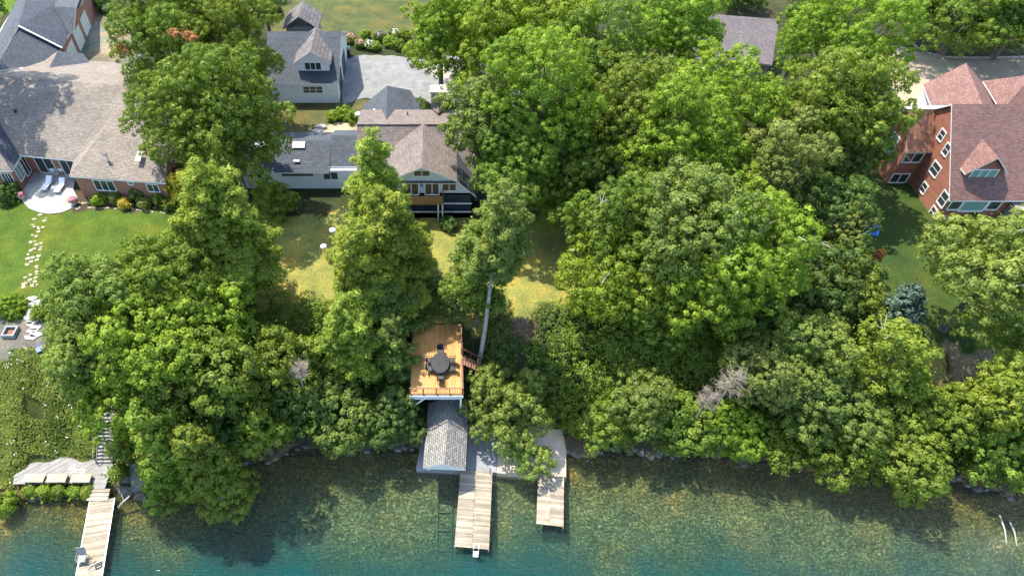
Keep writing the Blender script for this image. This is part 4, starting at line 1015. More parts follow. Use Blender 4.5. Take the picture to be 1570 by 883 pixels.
def florets_of(lobes, lr, fr, r, C, Rx, keep_low=-.5, dens=1.0):
    """small rounded leaf clusters over the outside of overlapping lobes"""
    P = []; Nn = []; 
    for i in range(len(lobes)):
        cnt = max(6, int(dens*4*lr[i]**2*.66/(fr**2)))
        d = fib(cnt, r)+r.normal(0, .12, (cnt, 3)); d = nrm(d)
        d = d[d[:, 2] > keep_low]
        p = lobes[i]+d*lr[i]*r.uniform(.80, 1.10, (len(d), 1))*np.array([1, 1, .85])
        dd = np.linalg.norm(p[:, None]-lobes[None], axis=2)/lr[None]; dd[:, i] = 9
        ok = dd.min(1) > .80
        P.append(p[ok]); Nn.append(d[ok])
    return np.concatenate(P), np.concatenate(Nn)
NQ = [0]
def crown(name, mat, C, R_, Rv, seed, fr=.55, leaf=.27, per=26, lobe=.36, gap=.10, style='broad', dens=1.0, fill=True, tintbias=0.0):
    r = np.random.default_rng(seed); C = np.array(C, float)
    ell = np.array([R_*r.uniform(.9, 1.1), R_*r.uniform(.9, 1.1), Rv])
    if style == 'cone':
        nl = int(26+Rv*2); h = np.sort(r.uniform(0, 1, nl)); ang = r.uniform(0, 6.28, nl)
        rad = R_*(1-h)**.8*.72; lobes = C+np.stack([np.cos(ang)*rad, np.sin(ang)*rad, (h*2-1)*Rv], -1)
        lr = R_*(.20+.30*(1-h))*r.uniform(.8, 1.2, nl)
    else:
        nl = int(2.3/(lobe**2))+3
        d = fib(nl, r)+r.normal(0, .16, (nl, 3)); d = nrm(d); d = d[d[:, 2] > -.78]
        d = d[r.uniform(size=len(d)) > gap]
        lobes = C+d*ell*(1-lobe*.85)*r.uniform(.74, 1.20, (len(d), 1))
        lr = min(R_, Rv*1.2)*lobe*r.uniform(.60, 1.35, len(d))
        # inner mass
        k = max(3, len(d)//4); di = nrm(r.normal(size=(k, 3))); lobes = np.concatenate([lobes, C+di*ell*.35]); lr = np.concatenate([lr, np.full(k, min(R_, Rv)*lobe*1.25)])
    if style == 'pine':      # tiers of spreading limbs carrying flat sprays
        nb = int(R_*Rv*2.6)+14; FP = []; LM = []
        for i in range(nb):
            h = (i+.5)/nb; hh = min(1, max(0, h+r.normal(0, .03))); a = i*2.4+r.normal(0, .35)
            prof = (1-hh)**.50*min(1, .6+hh*2.0)*(1+.16*math.sin(i*.9+a)); ln = R_*prof*r.uniform(.62, 1.12)+.25
            z0 = (hh*2-1)*Rv; da = np.array([math.cos(a), math.sin(a), 0]); sd2 = np.array([-math.sin(a), math.cos(a), 0])
            ns_ = max(2, int(ln/(fr*.95)))
            for s_ in range(ns_):
                u = (s_+.6)/ns_
                if u < .22: continue
                wd = ln*.26*math.sin(min(1, u*1.05)*math.pi*.86)+.1
                for kk in range(max(1, int(2*wd/fr))):
                    off = r.uniform(-wd, wd); FP.append(C+da*(ln*u+r.normal(0, .1))+sd2*off+np.array([0, 0, z0+ln*(.10*u-.16*u*u)+.10+r.normal(0, .12)]))
            LM.append(C+da*ln*.75+np.array([0, 0, z0]))
        fp = np.array(FP); fn = nrm(np.tile(np.array([0, 0, 1.0]), (len(fp), 1))+(fp-C)/R_*.5); lobes = np.array(LM); lr = np.full(len(LM), .5)
    else:
        fp, fn = florets_of(lobes, lr, fr, r, C, R_, dens=dens)
    keep = r.uniform(size=len(fp)) > gap*.6; fp = fp[keep]; fn = fn[keep]
    fn = nrm(fn+np.array([0, 0, .35])+r.normal(0, .12, fn.shape))
    nf = len(fp); frs = fr*np.clip(r.lognormal(0, .30, nf), .5, 1.7)
    # broad drifts of lighter and duller foliage within one crown
    k1, k2 = r.normal(0, .55, 3), r.normal(0, .9, 3)
    drift = .11*np.sin(fp@k1+r.uniform(0, 6))+.09*np.sin(fp@k2+r.uniform(0, 6))
    ft = np.clip(.45+drift+r.normal(0, .15, nf)+tintbias, 0, .95)
    # leaves
    k = per; idx = np.repeat(np.arange(nf), k)
    d = r.normal(size=(nf*k, 3)); d = nrm(d)
    flip = (d*fn[idx]).sum(1) < -.15; d[flip] *= -1
    rr = frs[idx][:, None]*r.uniform(.80, 1.08, (nf*k, 1))*np.array([1, 1, .85])
    pos = fp[idx]+d*rr
    nor = nrm(d*1.0+fn[idx]*.45+np.array([0, 0, .2])+r.normal(0, .24, d.shape))
    ti = ft[idx]+r.normal(0, .13, nf*k)
    ls = leaf*r.uniform(.7, 1.3, nf*k)
    # closely packed larger sprays forming the body of each cluster
    ks = 22; base = fib(ks, r); base = base[base[:, 2] > -.45]; ks = len(base)
    i2 = np.repeat(np.arange(nf), ks); d2 = np.tile(base, (nf, 1))+r.normal(0, .16, (nf*ks, 3)); d2 = nrm(d2+fn[i2]*.25)
    p2 = fp[i2]+d2*frs[i2][:, None]*r.uniform(.66, .86, (nf*ks, 1))*np.array([1, 1, .85])
    pos = np.concatenate([pos, p2]); nor = np.concatenate([nor, nrm(d2+r.normal(0, .20, d2.shape))]); ti = np.concatenate([ti, ft[i2]*.92+r.normal(0, .07, nf*ks)]); ls = np.concatenate([ls, frs[i2]*r.uniform(.55, .95, nf*ks)])
    if fill:
        nfil = int(nf*4); j = r.integers(0, nf, nfil); p2 = fp[j]-fn[j]*frs[j][:, None]*r.uniform(.8, 3.0, (nfil, 1))+r.normal(0, fr*.7, (nfil, 3))
        n2 = nrm(r.normal(size=(nfil, 3))+fn[j]); pos = np.concatenate([pos, p2]); nor = np.concatenate([nor, n2]); ti = np.concatenate([ti, ft[j]*.8]); ls = np.concatenate([ls, np.full(nfil, leaf*1.7)])
    # stray sprigs beyond the outline
    ns = nf//3; j = r.integers(0, nf, ns*5); p3 = fp[j]+fn[j]*frs[j][:, None]*r.uniform(1.0, 1.7, (ns*5, 1))+r.normal(0, fr*.35, (ns*5, 3))
    pos = np.concatenate([pos, p3]); nor = np.concatenate([nor, nrm(r.normal(size=p3.shape)+np.array([0, 0, .6]))]); ti = np.concatenate([ti, ft[j]+.1]); ls = np.concatenate([ls, np.full(len(p3), leaf*.8)])
    NQ[0] += len(pos)
    return leaf_mesh(name, pos, nor, ls, ti, mat, r), lobes, lr
def put(name, me, parent):
    o = bpy.data.objects.new(name, me); COL.objects.link(o)
    if parent: o.parent = parent
    return o
NT = [0]; GROW = 1.12
def tree(px, py, rx, ry, zc, leafm, label, fr=.55, leaf=.27, per=24, style='broad', lobe=.36, gap=.10, bark='bark', kind='maple_tree', cat='tree', group='trees around the houses', base=None, lean=None, rvf=None, dens=1.0, snags=0, patches=()):
    NT[0] += 1; sd_ = 100+NT[0]*7
    rx *= GROW; ry *= GROW; sf = random.Random(sd_).uniform(.70, 1.06); fr *= sf; leaf *= sf**.6
    x, y = at(px, py, zc); D = depth(x, y, zc); R_ = rx*D/F
    vert = ry*D/F; ph = math.atan2(CAMH-zc, y)
    q = max(.0, vert**2-(R_*math.sin(ph))**2); Rv = math.sqrt(q)/max(.3, math.cos(ph)); Rv = min(max(Rv, R_*.92), R_*1.6) if style != 'cone' else max(Rv, R_*1.4)
    if style == 'pine': Rv = max(Rv, R_*1.25)
    bx, by = base if base else (x, y)
    gzv = gzf(bx, by)
    if zc-Rv < gzv+.3: Rv = max(R_*.5, zc-gzv-.3)
    root = empty(kind, (bx, by, gzv), label, cat, group)
    me, lobes, lr = crown(kind+'_crown', leafm, (x-bx, y-by, zc-gzv), R_, Rv, sd_, fr, leaf, per, lobe, gap, style, dens)
    put('crown', me, root)
    r = random.Random(sd_); b = MB(); h = zc-gzv; w = .15+R_*.038
    if style in ('cone', 'pine'):
        q_ = Vector((x-bx, y-by, h)); b.tube([(0, 0, -.3), q_*.33+Vector((.1, 0, 0)), q_*.68, q_, q_+Vector((0, 0, Rv*.82))], [w*.8, w*.66, w*.5, w*.3, .03], bark, 8)
    else:
        top = Vector((x-bx, y-by, h*1.02)); fork = top*.48; fork.x *= .6; fork.y *= .6
        b.tube([(0, 0, -.4), (0, 0, .3), fork*.5, fork], [w*1.5, w*1.1, w*.9, w*.78], bark, 9)
        b.tube([fork, fork.lerp(top, .5)+Vector((r.uniform(-.4, .4), r.uniform(-.4, .4), 0)), top+Vector((0, 0, Rv*.55))], [w*.78, w*.5, w*.15], bark, 7)
        order = list(range(len(lobes))); r.shuffle(order)
        for i in order[:11]:
            e = Vector(lobes[i]); st = fork.lerp(top, r.uniform(0, .7)); md = st.lerp(e, .5)+Vector((r.uniform(-.3, .3), r.uniform(-.3, .3), r.uniform(-.7, .1)))
            b.tube([st, md, e], [w*.36, w*.24, w*.08], bark, 6, cap=False)
    b.v = [(q[0]+bx, q[1]+by, q[2]+gzv) for q in b.v]
    tr_ = b.build('trunk', root)
    if snags:
        for _ in range(snags):
            s = MB()
            e = Vector(lobes[r.randrange(len(lobes))])
            d = Vector((r.uniform(-1, 1), r.uniform(-1, .3), r.uniform(.2, 1))).normalized()
            p0 = e; p1 = e+d*R_*.42; s.tube([p0, p0.lerp(p1, .5)+Vector((r.uniform(-.3, .3),)*3), p1], [.07, .05, .02], 'dead_wood', 5)
            for _k in range(4):
                t0 = p0.lerp(p1, r.uniform(.5, .95)); s.tube([t0, t0+Vector((r.uniform(-1, 1), r.uniform(-1, 1), r.uniform(-.1, .8)))*1.0], [.03, .01], 'dead_wood', 4)
            s.v = [(q[0]+bx, q[1]+by, q[2]+gzv) for q in s.v]; s.build('dead_branch', root)
    for (qx, qy, qr, qz, qm, nm) in patches:      # a differently coloured tuft of the same crown
        cx_, cy_ = at(qx, qy, qz); rr = qr*depth(cx_, cy_, qz)/F; small = qr < 15
        m2_, _, _ = crown('tuft', qm, (cx_-bx, cy_-by, qz-gzv), rr, rr*.8, sd_+3, .26 if small else .38, .2, 16 if small else 28, .45, .45 if small else .05, fill=not small)
        put(nm, m2_, root)
    return root

BF = dict(fr=.46, leaf=.17, per=26, lobe=.27)
# --- top left, between the brick house and the white garage
tree(262, 52, 82, 85, 17, 'leaf_mid', 'tall maple beside the brick house garage court at the top of the photo', **BF)
tree(352, 75, 76, 95, 16, 'leaf_mid', 'tall maple close against the left side of the white garage', **BF)
tree(272, 182, 72, 74, 15, 'leaf_mid', 'leafy maple overhanging the tan hip roof of the brick house', patches=[(293, 58, 10, 21, 'leaf_rust', 'autumn_leaves'), (268, 52, 7, 21, 'leaf_rust', 'autumn_leaves'), (190, 78, 9, 17, 'leaf_rust', 'autumn_leaves')], **BF)
tree(350, 205, 78, 85, 15, 'leaf_mid', 'dark leaved maple at the left end of the long slate roofed wing', **BF)
tree(330, 135, 70, 75, 19, 'leaf_mid', 'highest maple in the middle of the clump left of the white garage', **BF)
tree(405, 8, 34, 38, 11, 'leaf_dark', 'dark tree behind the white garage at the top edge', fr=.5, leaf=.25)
tree(280, 285, 24, 28, 8, 'leaf_gold', 'small yellow leaved tree at the right corner of the brick house', fr=.35, leaf=.2, kind='small_tree')
# --- top centre
tree(676, 55, 60, 68, 15, 'leaf_bright', 'bright maple over the gravel driveway behind the cottage chimney', **BF)
tree(735, 5, 70, 60, 15, 'leaf_bright', 'bright maple at the top edge right of the gravel driveway', **BF)
tree(735, 185, 50, 100, 16, 'leaf_cool', 'bluish green tree touching the right side of the cottage roof', fr=.5, leaf=.24, per=30, snags=2)
tree(830, 45, 85, 78, 18, 'leaf_bright', 'very large pale green maple at the top centre of the grove', **BF)
tree(830, 150, 92, 95, 19, 'leaf_bright', 'largest maple of the grove right of the cottage chimney', **BF, snags=2)
tree(915, 95, 70, 85, 18, 'leaf_mid', 'maple between the largest maple and the bright maple near the grey roof', **BF)
tree(800, 240, 72, 72, 14, 'leaf_mid', 'maple at the right hand corner of the cottage', **BF)
tree(905, 235, 80, 75, 13, 'leaf_mid', 'shaded maple in the middle of the grove', **BF)
tree(1032, 45, 66, 76, 17, 'leaf_bright', 'bright maple at the top edge left of the grey roof among trees', **BF)
tree(1092, 158, 76, 78, 16, 'leaf_bright', 'bright rounded maple just below the grey roof among trees', **BF, snags=2)
tree(1035, 210, 72, 85, 17, 'leaf_bright', 'bright maple left of the olive tree', **BF)
tree(1140, -8, 40, 30, 8, 'leaf_dark', 'dark tree behind the grey roof at the top edge', fr=.5, leaf=.25)
tree(1240, 30, 38, 45, 16, 'leaf_mid', 'maple right of the grey roof at the top edge', **BF)
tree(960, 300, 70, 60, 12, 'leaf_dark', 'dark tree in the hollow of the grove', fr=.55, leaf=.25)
# --- top right
tree(1292, 62, 80, 82, 18, 'leaf_bright', 'big maple at the top between the grey roof and the gravel road', snags=3, **BF)
tree(1318, 185, 58, 82, 15, 'leaf_mid', 'maple touching the left side of the red house', snags=2, **BF)
tree(1265, 170, 72, 85, 16, 'leaf_mid', 'maple between the olive tree and the red house', **BF)
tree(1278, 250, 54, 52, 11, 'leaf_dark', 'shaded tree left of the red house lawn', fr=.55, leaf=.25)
tree(1196, 262, 58, 85, 15, 'leaf_olive', 'olive brown tree with sparse fine leaves in the grove', fr=.36, leaf=.19, per=24, lobe=.3, gap=.2, bark='bark_pale')
tree(1480, 20, 80, 55, 12, 'leaf_mid', 'maple beyond the stone kerb of the gravel road', **BF)
tree(1565, 25, 62, 58, 12, 'leaf_dark', 'dark maple in the top right corner beyond the stone kerb', **BF)
tree(1420, 0, 40, 30, 12, 'leaf_dark', 'small dark tree at the top edge beside the gravel road', fr=.5)
tree(1515, 425, 84, 108, 13, 'leaf_pale', 'broad pale green tree on the lawn in front of the red house', fr=.55, leaf=.23, per=30, lobe=.3, gap=.16, snags=3)
tree(1600, 390, 60, 90, 13, 'leaf_pale', 'pale green tree cut by the right edge in front of the red house', fr=.55, leaf=.23, per=30, lobe=.3)
# --- middle right grove
tree(955, 350, 72, 80, 13, 'leaf_mid', 'maple left of the bright maple in the middle of the right grove', snags=1, **BF)
tree(935, 425, 70, 76, 10.5, 'leaf_bright', 'maple with a bare dead branch overlooking the lawn right of the deck', snags=4, **BF)
tree(1150, 385, 88, 82, 15, 'leaf_bright', 'brightest yellow green maple of the right grove', **BF, snags=2)
tree(1060, 350, 78, 85, 16, 'leaf_cool', 'dull green tree left of the brightest yellow green maple', fr=.5, leaf=.23, per=30, lobe=.3, snags=1)
tree(1080, 440, 72, 60, 12, 'leaf_bright', 'low maple below the dull green tree of the right grove', **BF)
tree(1010, 470, 60, 55, 9, 'leaf_mid', 'low maple above the bramble slope', **BF)
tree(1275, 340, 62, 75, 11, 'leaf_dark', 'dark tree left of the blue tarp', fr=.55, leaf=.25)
tree(1300, 352, 28, 50, 12, 'leaf_olive', 'thin olive tree with a rusty tip beside the blue tarp', fr=.35, leaf=.2, gap=.25, snags=2, patches=[(1346, 392, 9, 9, 'leaf_rust', 'rusty_leaves')], kind='thin_tree')
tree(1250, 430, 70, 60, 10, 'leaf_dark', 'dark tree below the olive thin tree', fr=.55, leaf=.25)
tree(1302, 445, 46, 56, 9, 'leaf_mid', 'mid green tree at the left edge of the shaded lawn', fr=.5, leaf=.25)
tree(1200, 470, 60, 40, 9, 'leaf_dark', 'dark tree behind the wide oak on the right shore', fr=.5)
tree(1382, 468, 34, 44, 8.5, 'leaf_spruce', 'blue green spruce on the shaded lawn', style='cone', fr=.4, leaf=.25, per=22, kind='spruce_tree')
# --- centre, in front of the cottage
tree(334, 352, 88, 84, 15, 'leaf_pine', 'feathery pale tree in front of the long slate roofed wing', base=at(385, 478, 6), style='pine', fr=.36, leaf=.17, per=20, gap=.12, kind='pine_tree')
tree(290, 400, 56, 60, 13, 'leaf_pine', 'feathery pale tree at the edge of the left lawn', style='pine', fr=.36, leaf=.17, per=20, gap=.12, kind='pine_tree')
tree(415, 302, 34, 40, 8.5, 'leaf_pine', 'slim feathery tree between the two biggest feathery trees', style='pine', fr=.36, leaf=.17, per=20, gap=.12, kind='pine_tree')
tree(577, 280, 52, 80, 16.5, 'leaf_pine', 'tall pointed feathery tree hiding the left part of the cottage', style='pine', fr=.36, leaf=.17, per=20, gap=.12, kind='pine_tree')
tree(590, 375, 80, 78, 12.5, 'leaf_pine', 'broad feathery tree in front of the cottage porch', style='pine', fr=.36, leaf=.17, per=20, gap=.12, kind='pine_tree')
tree(545, 400, 50, 60, 14, 'leaf_pine', 'feathery tree at the right edge of the sunny lawn', style='pine', fr=.36, leaf=.17, per=20, gap=.12, kind='pine_tree')
tree(575, 470, 66, 58, 9, 'leaf_cool', 'shaded feathery tree left of the wooden deck', style='pine', fr=.36, leaf=.17, per=20, gap=.12, kind='pine_tree')
tree(538, 508, 56, 54, 10, 'leaf_pine', 'light topped tree down the bank left of the wooden deck', style='pine', fr=.36, leaf=.17, per=20, gap=.12, kind='pine_tree')
tree(600, 535, 42, 50, 7.5, 'leaf_cool', 'drooping tree overhanging the left edge of the wooden deck', style='pine', fr=.36, leaf=.17, per=20, gap=.12, kind='pine_tree')
tree(765, 345, 58, 58, 19, 'leaf_cool', 'grey green tree with a tall bare trunk right of the cottage porch', bark='bark_pale', base=at(733, 552, 5.2), style='pine', fr=.36, leaf=.17, per=20, gap=.12, kind='pine_tree')
tree(735, 400, 56, 48, 14, 'leaf_mid', 'mid green tree in front of the right corner of the cottage', style='pine', fr=.36, leaf=.17, per=20, gap=.12, kind='pine_tree')
tree(698, 455, 46, 40, 8, 'leaf_dark', 'dark tree overhanging the back corner of the wooden deck', fr=.5, leaf=.24, per=30)
# --- left bank
tree(142, 468, 56, 74, 15, 'leaf_pale', 'dense pale oak beside the left lawn', fr=.34, leaf=.2, per=24, lobe=.3, gap=.05, dens=1.1)
tree(134, 548, 54, 72, 12, 'leaf_pale', 'dense pale oak above the lake stairs', fr=.34, leaf=.2, per=24, lobe=.3, gap=.05, dens=1.1)
tree(245, 440, 75, 60, 14, 'leaf_mid', 'maple right of the dense pale oak at the lawn edge', **BF)
tree(230, 520, 82, 72, 13, 'leaf_bright', 'lush maple in the middle of the left bank', fr=.5, leaf=.24, per=30, lobe=.3)
tree(315, 492, 70, 62, 11, 'leaf_bright', 'lush maple left of the leaning brown trunk', fr=.5, leaf=.24, per=30, lobe=.3)
tree(310, 575, 80, 55, 10, 'leaf_mid', 'shaded maple lower on the left bank', fr=.5, leaf=.24, per=30)
tree(195, 600, 66, 50, 9, 'leaf_bright', 'maple overhanging the top of the lake stairs', fr=.45, leaf=.23)
tree(425, 555, 54, 50, 7.5, 'leaf_mid', 'mid green tree below the sunny lawn', fr=.5, leaf=.24)
tree(250, 690, 46, 68, 7, 'leaf_yellow', 'sunlit yellow green cedar by the grey landing on the left shore', style='cone', fr=.36, leaf=.2, per=24, kind='cedar_tree')
tree(310, 715, 50, 60, 6, 'leaf_mid', 'dark cedar leaning over the water on the left shore', style='cone', fr=.36, leaf=.2, per=24, kind='cedar_tree')
tree(340, 640, 40, 45, 7, 'leaf_dark', 'dark cedar in the shade behind the sunlit cedar', style='cone', fr=.36, leaf=.2, kind='cedar_tree')
tree(400, 655, 42, 50, 4.6, 'leaf_yellow', 'yellow topped tree at the curve of the left shore', fr=.36, leaf=.2)
tree(465, 615, 48, 48, 4.6, 'leaf_dark', 'dark tree above the middle shore', fr=.4, leaf=.22)
tree(530, 638, 48, 44, 3.6, 'leaf_cool', 'low tree with drooping leaves over the middle shore', fr=.42, leaf=.26)  # this and the next: shade of taller trees put into the leaf colour
tree(600, 638, 44, 46, 3.4, 'leaf_dark', 'low leafy tree left of the boathouse', fr=.42, leaf=.26)
# --- by the dock
tree(782, 622, 62, 54, 4, 'leaf_pale', 'round oak growing over the concrete pads beside the boathouse', fr=.38, leaf=.2, per=28, lobe=.3, gap=.12, base=at(800, 640, 1.4), rvf=1, patches=[(820, 708, 26, 2.2, 'leaf_pale', 'low_limb'), (790, 684, 24, 2.6, 'leaf_pale', 'low_limb')])
# --- right shore
tree(1215, 545, 72, 62, 8, 'leaf_pale', 'wide oak on the right shore bank', fr=.4, leaf=.21, per=28, lobe=.3, gap=.1, snags=2)
tree(1170, 575, 50, 50, 8, 'leaf_olive', 'yellowish tree beside the dead grey cedar', fr=.38, leaf=.21)
tree(1260, 612, 72, 60, 5.5, 'leaf_cool', 'soft green tree in the middle of the right shore', fr=.4, leaf=.21, per=28, snags=2)
tree(1362, 545, 50, 58, 10, 'leaf_yellow', 'sunlit yellow green tree with bare twigs on the right shore', fr=.45, leaf=.22, gap=.16, snags=4)
tree(1375, 620, 58, 58, 5.2, 'leaf_yellow', 'yellow green tree below the tree with bare twigs', fr=.42, leaf=.22, snags=2)
tree(1200, 665, 56, 42, 2.6, 'leaf_mid', 'bright low tree drooping over the right shore', fr=.4, leaf=.24)
tree(1290, 690, 56, 52, 3.0, 'leaf_mid', 'fresh green tree hanging over the water on the right shore', fr=.4, leaf=.24)
tree(1385, 708, 54, 54, 3.3, 'leaf_mid', 'dense tree bulging over the water beside the dark gap', fr=.4, leaf=.23)
tree(1440, 640, 46, 70, 4.8, 'leaf_mid', 'green tree left of the dark gap on the right shore', fr=.42, leaf=.23)
tree(1120, 662, 42, 36, 3, 'leaf_bright', 'small bright tree below the dead grey cedar', fr=.4, leaf=.22)
tree(1530, 610, 46, 52, 8, 'leaf_yellow', 'sunlit yellow tree at the right edge of the shore', fr=.45, leaf=.23)
tree(1545, 698, 48, 68, 3.8, 'leaf_yellow', 'tall shore tree over the water in the lower right corner', fr=.42, leaf=.22)
tree(1600, 640, 52, 90, 7, 'leaf_mid', 'tree cut by the right edge of the photo on the shore', fr=.42, leaf=.22)
tree(985, 615, 52, 40, 4.8, 'leaf_cool', 'dense bushy tree in the middle of the bramble slope', fr=.4, leaf=.22)
tree(1055, 650, 46, 32, 3.4, 'leaf_mid', 'bushy tree at the water right of the bramble slope', fr=.4, leaf=.22)
tree(925, 652, 36, 30, 3, 'leaf_mid', 'low bushy tree beside the right hand dock pad', fr=.4, leaf=.22)
tree(960, 170, 70, 80, 16, 'leaf_mid', 'maple between the largest maple and the bright maple left of the olive tree', **BF)
tree(1175, 185, 52, 60, 13, 'leaf_mid', 'maple right below the grey roof among trees', **BF)
tree(880, 300, 64, 60, 11, 'leaf_mid', 'shaded maple above the lawn strip right of the cottage', **BF)
tree(1110, 255, 60, 60, 14, 'leaf_bright', 'maple touching the left side of the olive tree', **BF)
tree(-74, -10, 74, 80, 22, 'leaf_mid', 'tall tree beyond the left edge of the photo shading the tan roof', base=(-64, 82), **BF)
tree(760, 80, 60, 80, 15, 'leaf_bright', 'maple overhanging the pale end of the driveway', **BF)

print('leaf quads', NQ[0])

for _p in POTS: pot(*_p)

# ------------------------------------------------------------------ shrubs, beds, undergrowth
def shrub(px, py, rpx, z, mat, label, group=None, kind='shrub', cat='shrub', flat=.8, leaf=.17, per=22, petals=None, fr=.24, ypx=None):
    NT[0] += 1; x, y = at(px, py, z); D = depth(x, y, z); R_ = rpx*D/F; g_ = gzf(x, y)
    me, lb, lr = crown(kind, mat, (0, 0, max(.2, z-g_)), R_, R_*flat, 900+NT[0]*3, fr, leaf, per, .42, .05)
    o = put(kind, me, None); o.location = (x, y, g_); tag(o, label, cat, group); ORIG[o.name] = Vector((x, y, g_))
    if petals:
        r = np.random.default_rng(NT[0]); k = 70; d = nrm(r.normal(size=(k, 3))); d[:, 2] = abs(d[:, 2])+.2; po = d*np.array([R_, R_, R_*flat])*.95+np.array([0, 0, max(.2, z-g_)])
        put('flowers', leaf_mesh('flowers', po, nrm(d), np.full(k, .22), np.full(k, .5), petals, r, aspect=.9), o)
    return o
bedg = 'shrubs in the flower bed of the brick house'
shrub(150, 306, 9, 6.6, 'leaf_bright', 'leafy light green shrub at the left end of the brick house bed', bedg)
shrub(172, 304, 10, 6.6, 'leaf_olive', 'olive shrub below the wide window of the brick house', bedg)
shrub(190, 312, 8, 6.5, 'leaf_gold', 'low shrub with yellow leaves in the brick house bed', bedg)
shrub(212, 298, 13, 6.9, 'leaf_cool', 'rounded green shrub against the brick wall between the windows', bedg)
shrub(222, 312, 9, 6.5, 'leaf_olive', 'reddish olive shrub beside the yellow one in the brick house bed', bedg)
shrub(243, 306, 12, 6.7, 'leaf_mid', 'dark green shrub below the small right window of the brick house', bedg)
shrub(262, 312, 10, 6.6, 'leaf_mid', 'green shrub at the right end of the brick house bed', bedg)
shrub(10, 296, 20, 6.8, 'leaf_dark', 'dense dark hedge shrub left of the patio flower pot')
shrub(155, 5, 16, 7.0, 'leaf_dark', 'dark shrub beside the brick house garage court')
shrub(166, 14, 8, 6.8, 'leaf_spruce', 'silvery shrub beside the garage court')
shrub(455, 200, 0.1, 6.1, 'leaf_mid', 'tiny plant', None) if False else None
fbg = 'shrubs of the flower border beyond the gravel driveway'
fb = [(538, 60, 9, 'petal_pink', 'shrub with pink flowers at the garage corner'), (552, 68, 8, 'petal_pink', 'shrub with rosy flowers next to the pink one'), (566, 70, 9, 'petal_white', 'shrub with white flowers in the driveway border'), (583, 56, 9, 'petal_purple', 'shrub with purple flowers in the driveway border'), (575, 72, 8, None, 'plain green shrub at the border edge behind the white flowers'), (598, 64, 10, None, 'green shrub right of the purple flowers'), (612, 70, 10, None, 'dark green shrub near the overhanging maple'), (606, 52, 8, 'petal_white', 'shrub with pale flowers near the back lawn'), (628, 76, 10, None, 'green shrub under the maple at the driveway edge'), (643, 80, 9, None, 'green shrub in the shade of the maple at the driveway edge'), (560, 54, 8, None, 'green shrub between pink and purple flowers'), (620, 54, 9, None, 'yellowish shrub at the back lawn edge')]
for px, py, rp, pet, lb in fb: shrub(px, py, rp, 6.5, 'leaf_mid' if pet or px > 600 else 'leaf_bright', lb, fbg, petals=pet, leaf=.15)
for px, py, rp, lb in ((512, 178, 10, 'left'), (527, 172, 11, 'middle'), (540, 180, 10, 'right')): shrub(px, py, rp, 6.6, 'leaf_bright', lb+' shrub of the three beside the rear slate roof of the cottage', 'shrubs beside the rear slate roof')
for px, py, rp, lb in ((643, 160, 11, 'dark shrub left of the brick chimney'), (655, 166, 10, 'dark shrub touching the left side of the brick chimney'), (688, 165, 12, 'dark shrub right of the brick chimney')): shrub(px, py, rp, 6.9, 'leaf_dark', lb, 'shrubs behind the cottage chimney')
shrub(640, 352, 14, 6.4, 'leaf_mid', 'low shrub in front of the white porch skirt of the cottage'); shrub(690, 345, 14, 6.4, 'leaf_dark', 'dark shrub below the right end of the cottage porch')
shrub(1440, 350, 11, 6.4, 'leaf_dark', 'dark shrub at the front corner of the red house')
shrub(1490, 335, 12, 6.4, 'leaf_mid', 'shrub below the wide front window of the red house')
shrub(15, 470, 22, 6.5, 'leaf_bright', 'spreading light green shrub above the fire pit'); shrub(60, 480, 10, 6.4, 'leaf_bright', 'narrow light green shrub between slate steps and pale oak')
shrub(8, 770, 17, .9, 'leaf_bright', 'rounded bush at the water in the lower left', fr=.3)
for i, (px, rp) in enumerate(((45, 9), (66, 9), (90, 8), (114, 8), (134, 8))): shrub(px, 752, rp, .75, 'leaf_bright' if i % 2 else 'leaf_mid', ['leftmost', 'second', 'middle', 'fourth', 'rightmost'][i]+' low bush of the row in front of the bench platform', 'low bushes in front of the bench platform', flat=.6)
for px, py, rp, lb in ((182, 690, 14, 'bush between the lake stairs and the sunlit cedar'), (180, 725, 9, 'low bush right of the grey landing'), (185, 655, 16, 'bush right of the top of the lake stairs')): shrub(px, py, rp, 1.6 if py > 700 else 2.6, 'leaf_mid', lb, fr=.3)

# dead grey cedar: bare feathery twigs
NT[0] += 1
def dead_bush(px, py, rpx, z, label, kind='dead_tree'):
    x, y = at(px, py, z); g_ = gzf(x, y); D = depth(x, y, z); R_ = rpx*D/F; r = random.Random(int(px)); rt = empty(kind, (x, y, g_), label, 'dead tree')
    b = MB(); b.tube([(x, y, g_-.2), (x, y, z), (x+.3, y, z+R_*1.2)], [.10, .07, .02], 'dead_twig', 6); b.build('trunk', rt)
    b = MB()
    for i in range(46):
        z0_ = r.uniform(-.8, 1.0)*R_; a_ = r.uniform(0, 6.28); l_ = R_*(1.1-.4*abs(z0_/R_))*r.uniform(.6, 1.1)
        p0 = Vector((x+.15, y, z+z0_)); p1 = p0+Vector((math.cos(a_)*l_, math.sin(a_)*l_, r.uniform(-.1, .5)*l_)); b.tube([p0, p0.lerp(p1, .5)+Vector((0, 0, .12)), p1], [.025, .018, .006], 'dead_twig', 4, cap=False)
        for j in range(7):
            q0 = p0.lerp(p1, r.uniform(.3, 1)); b.tube([q0, q0+Vector((r.uniform(-.5, .5), r.uniform(-.5, .5), r.uniform(-.1, .45)))], [.014, .005], 'dead_twig', 3, cap=False)
    b.build('branches', rt)
dead_bush(1118, 588, 26, 9.0, 'dead grey cedar with bare feathery twigs left of the wide oak')
dead_bush(1083, 612, 18, 7.5, 'small dead grey cedar at the edge of the bramble slope')
dead_bush(458, 570, 14, 9.5, 'bare whitish twiggy treetop above the middle shore')
dead_bush(250, 238, 26, 9.0, 'leafless tree with pale branches at the right edge of the brick house hip roof')
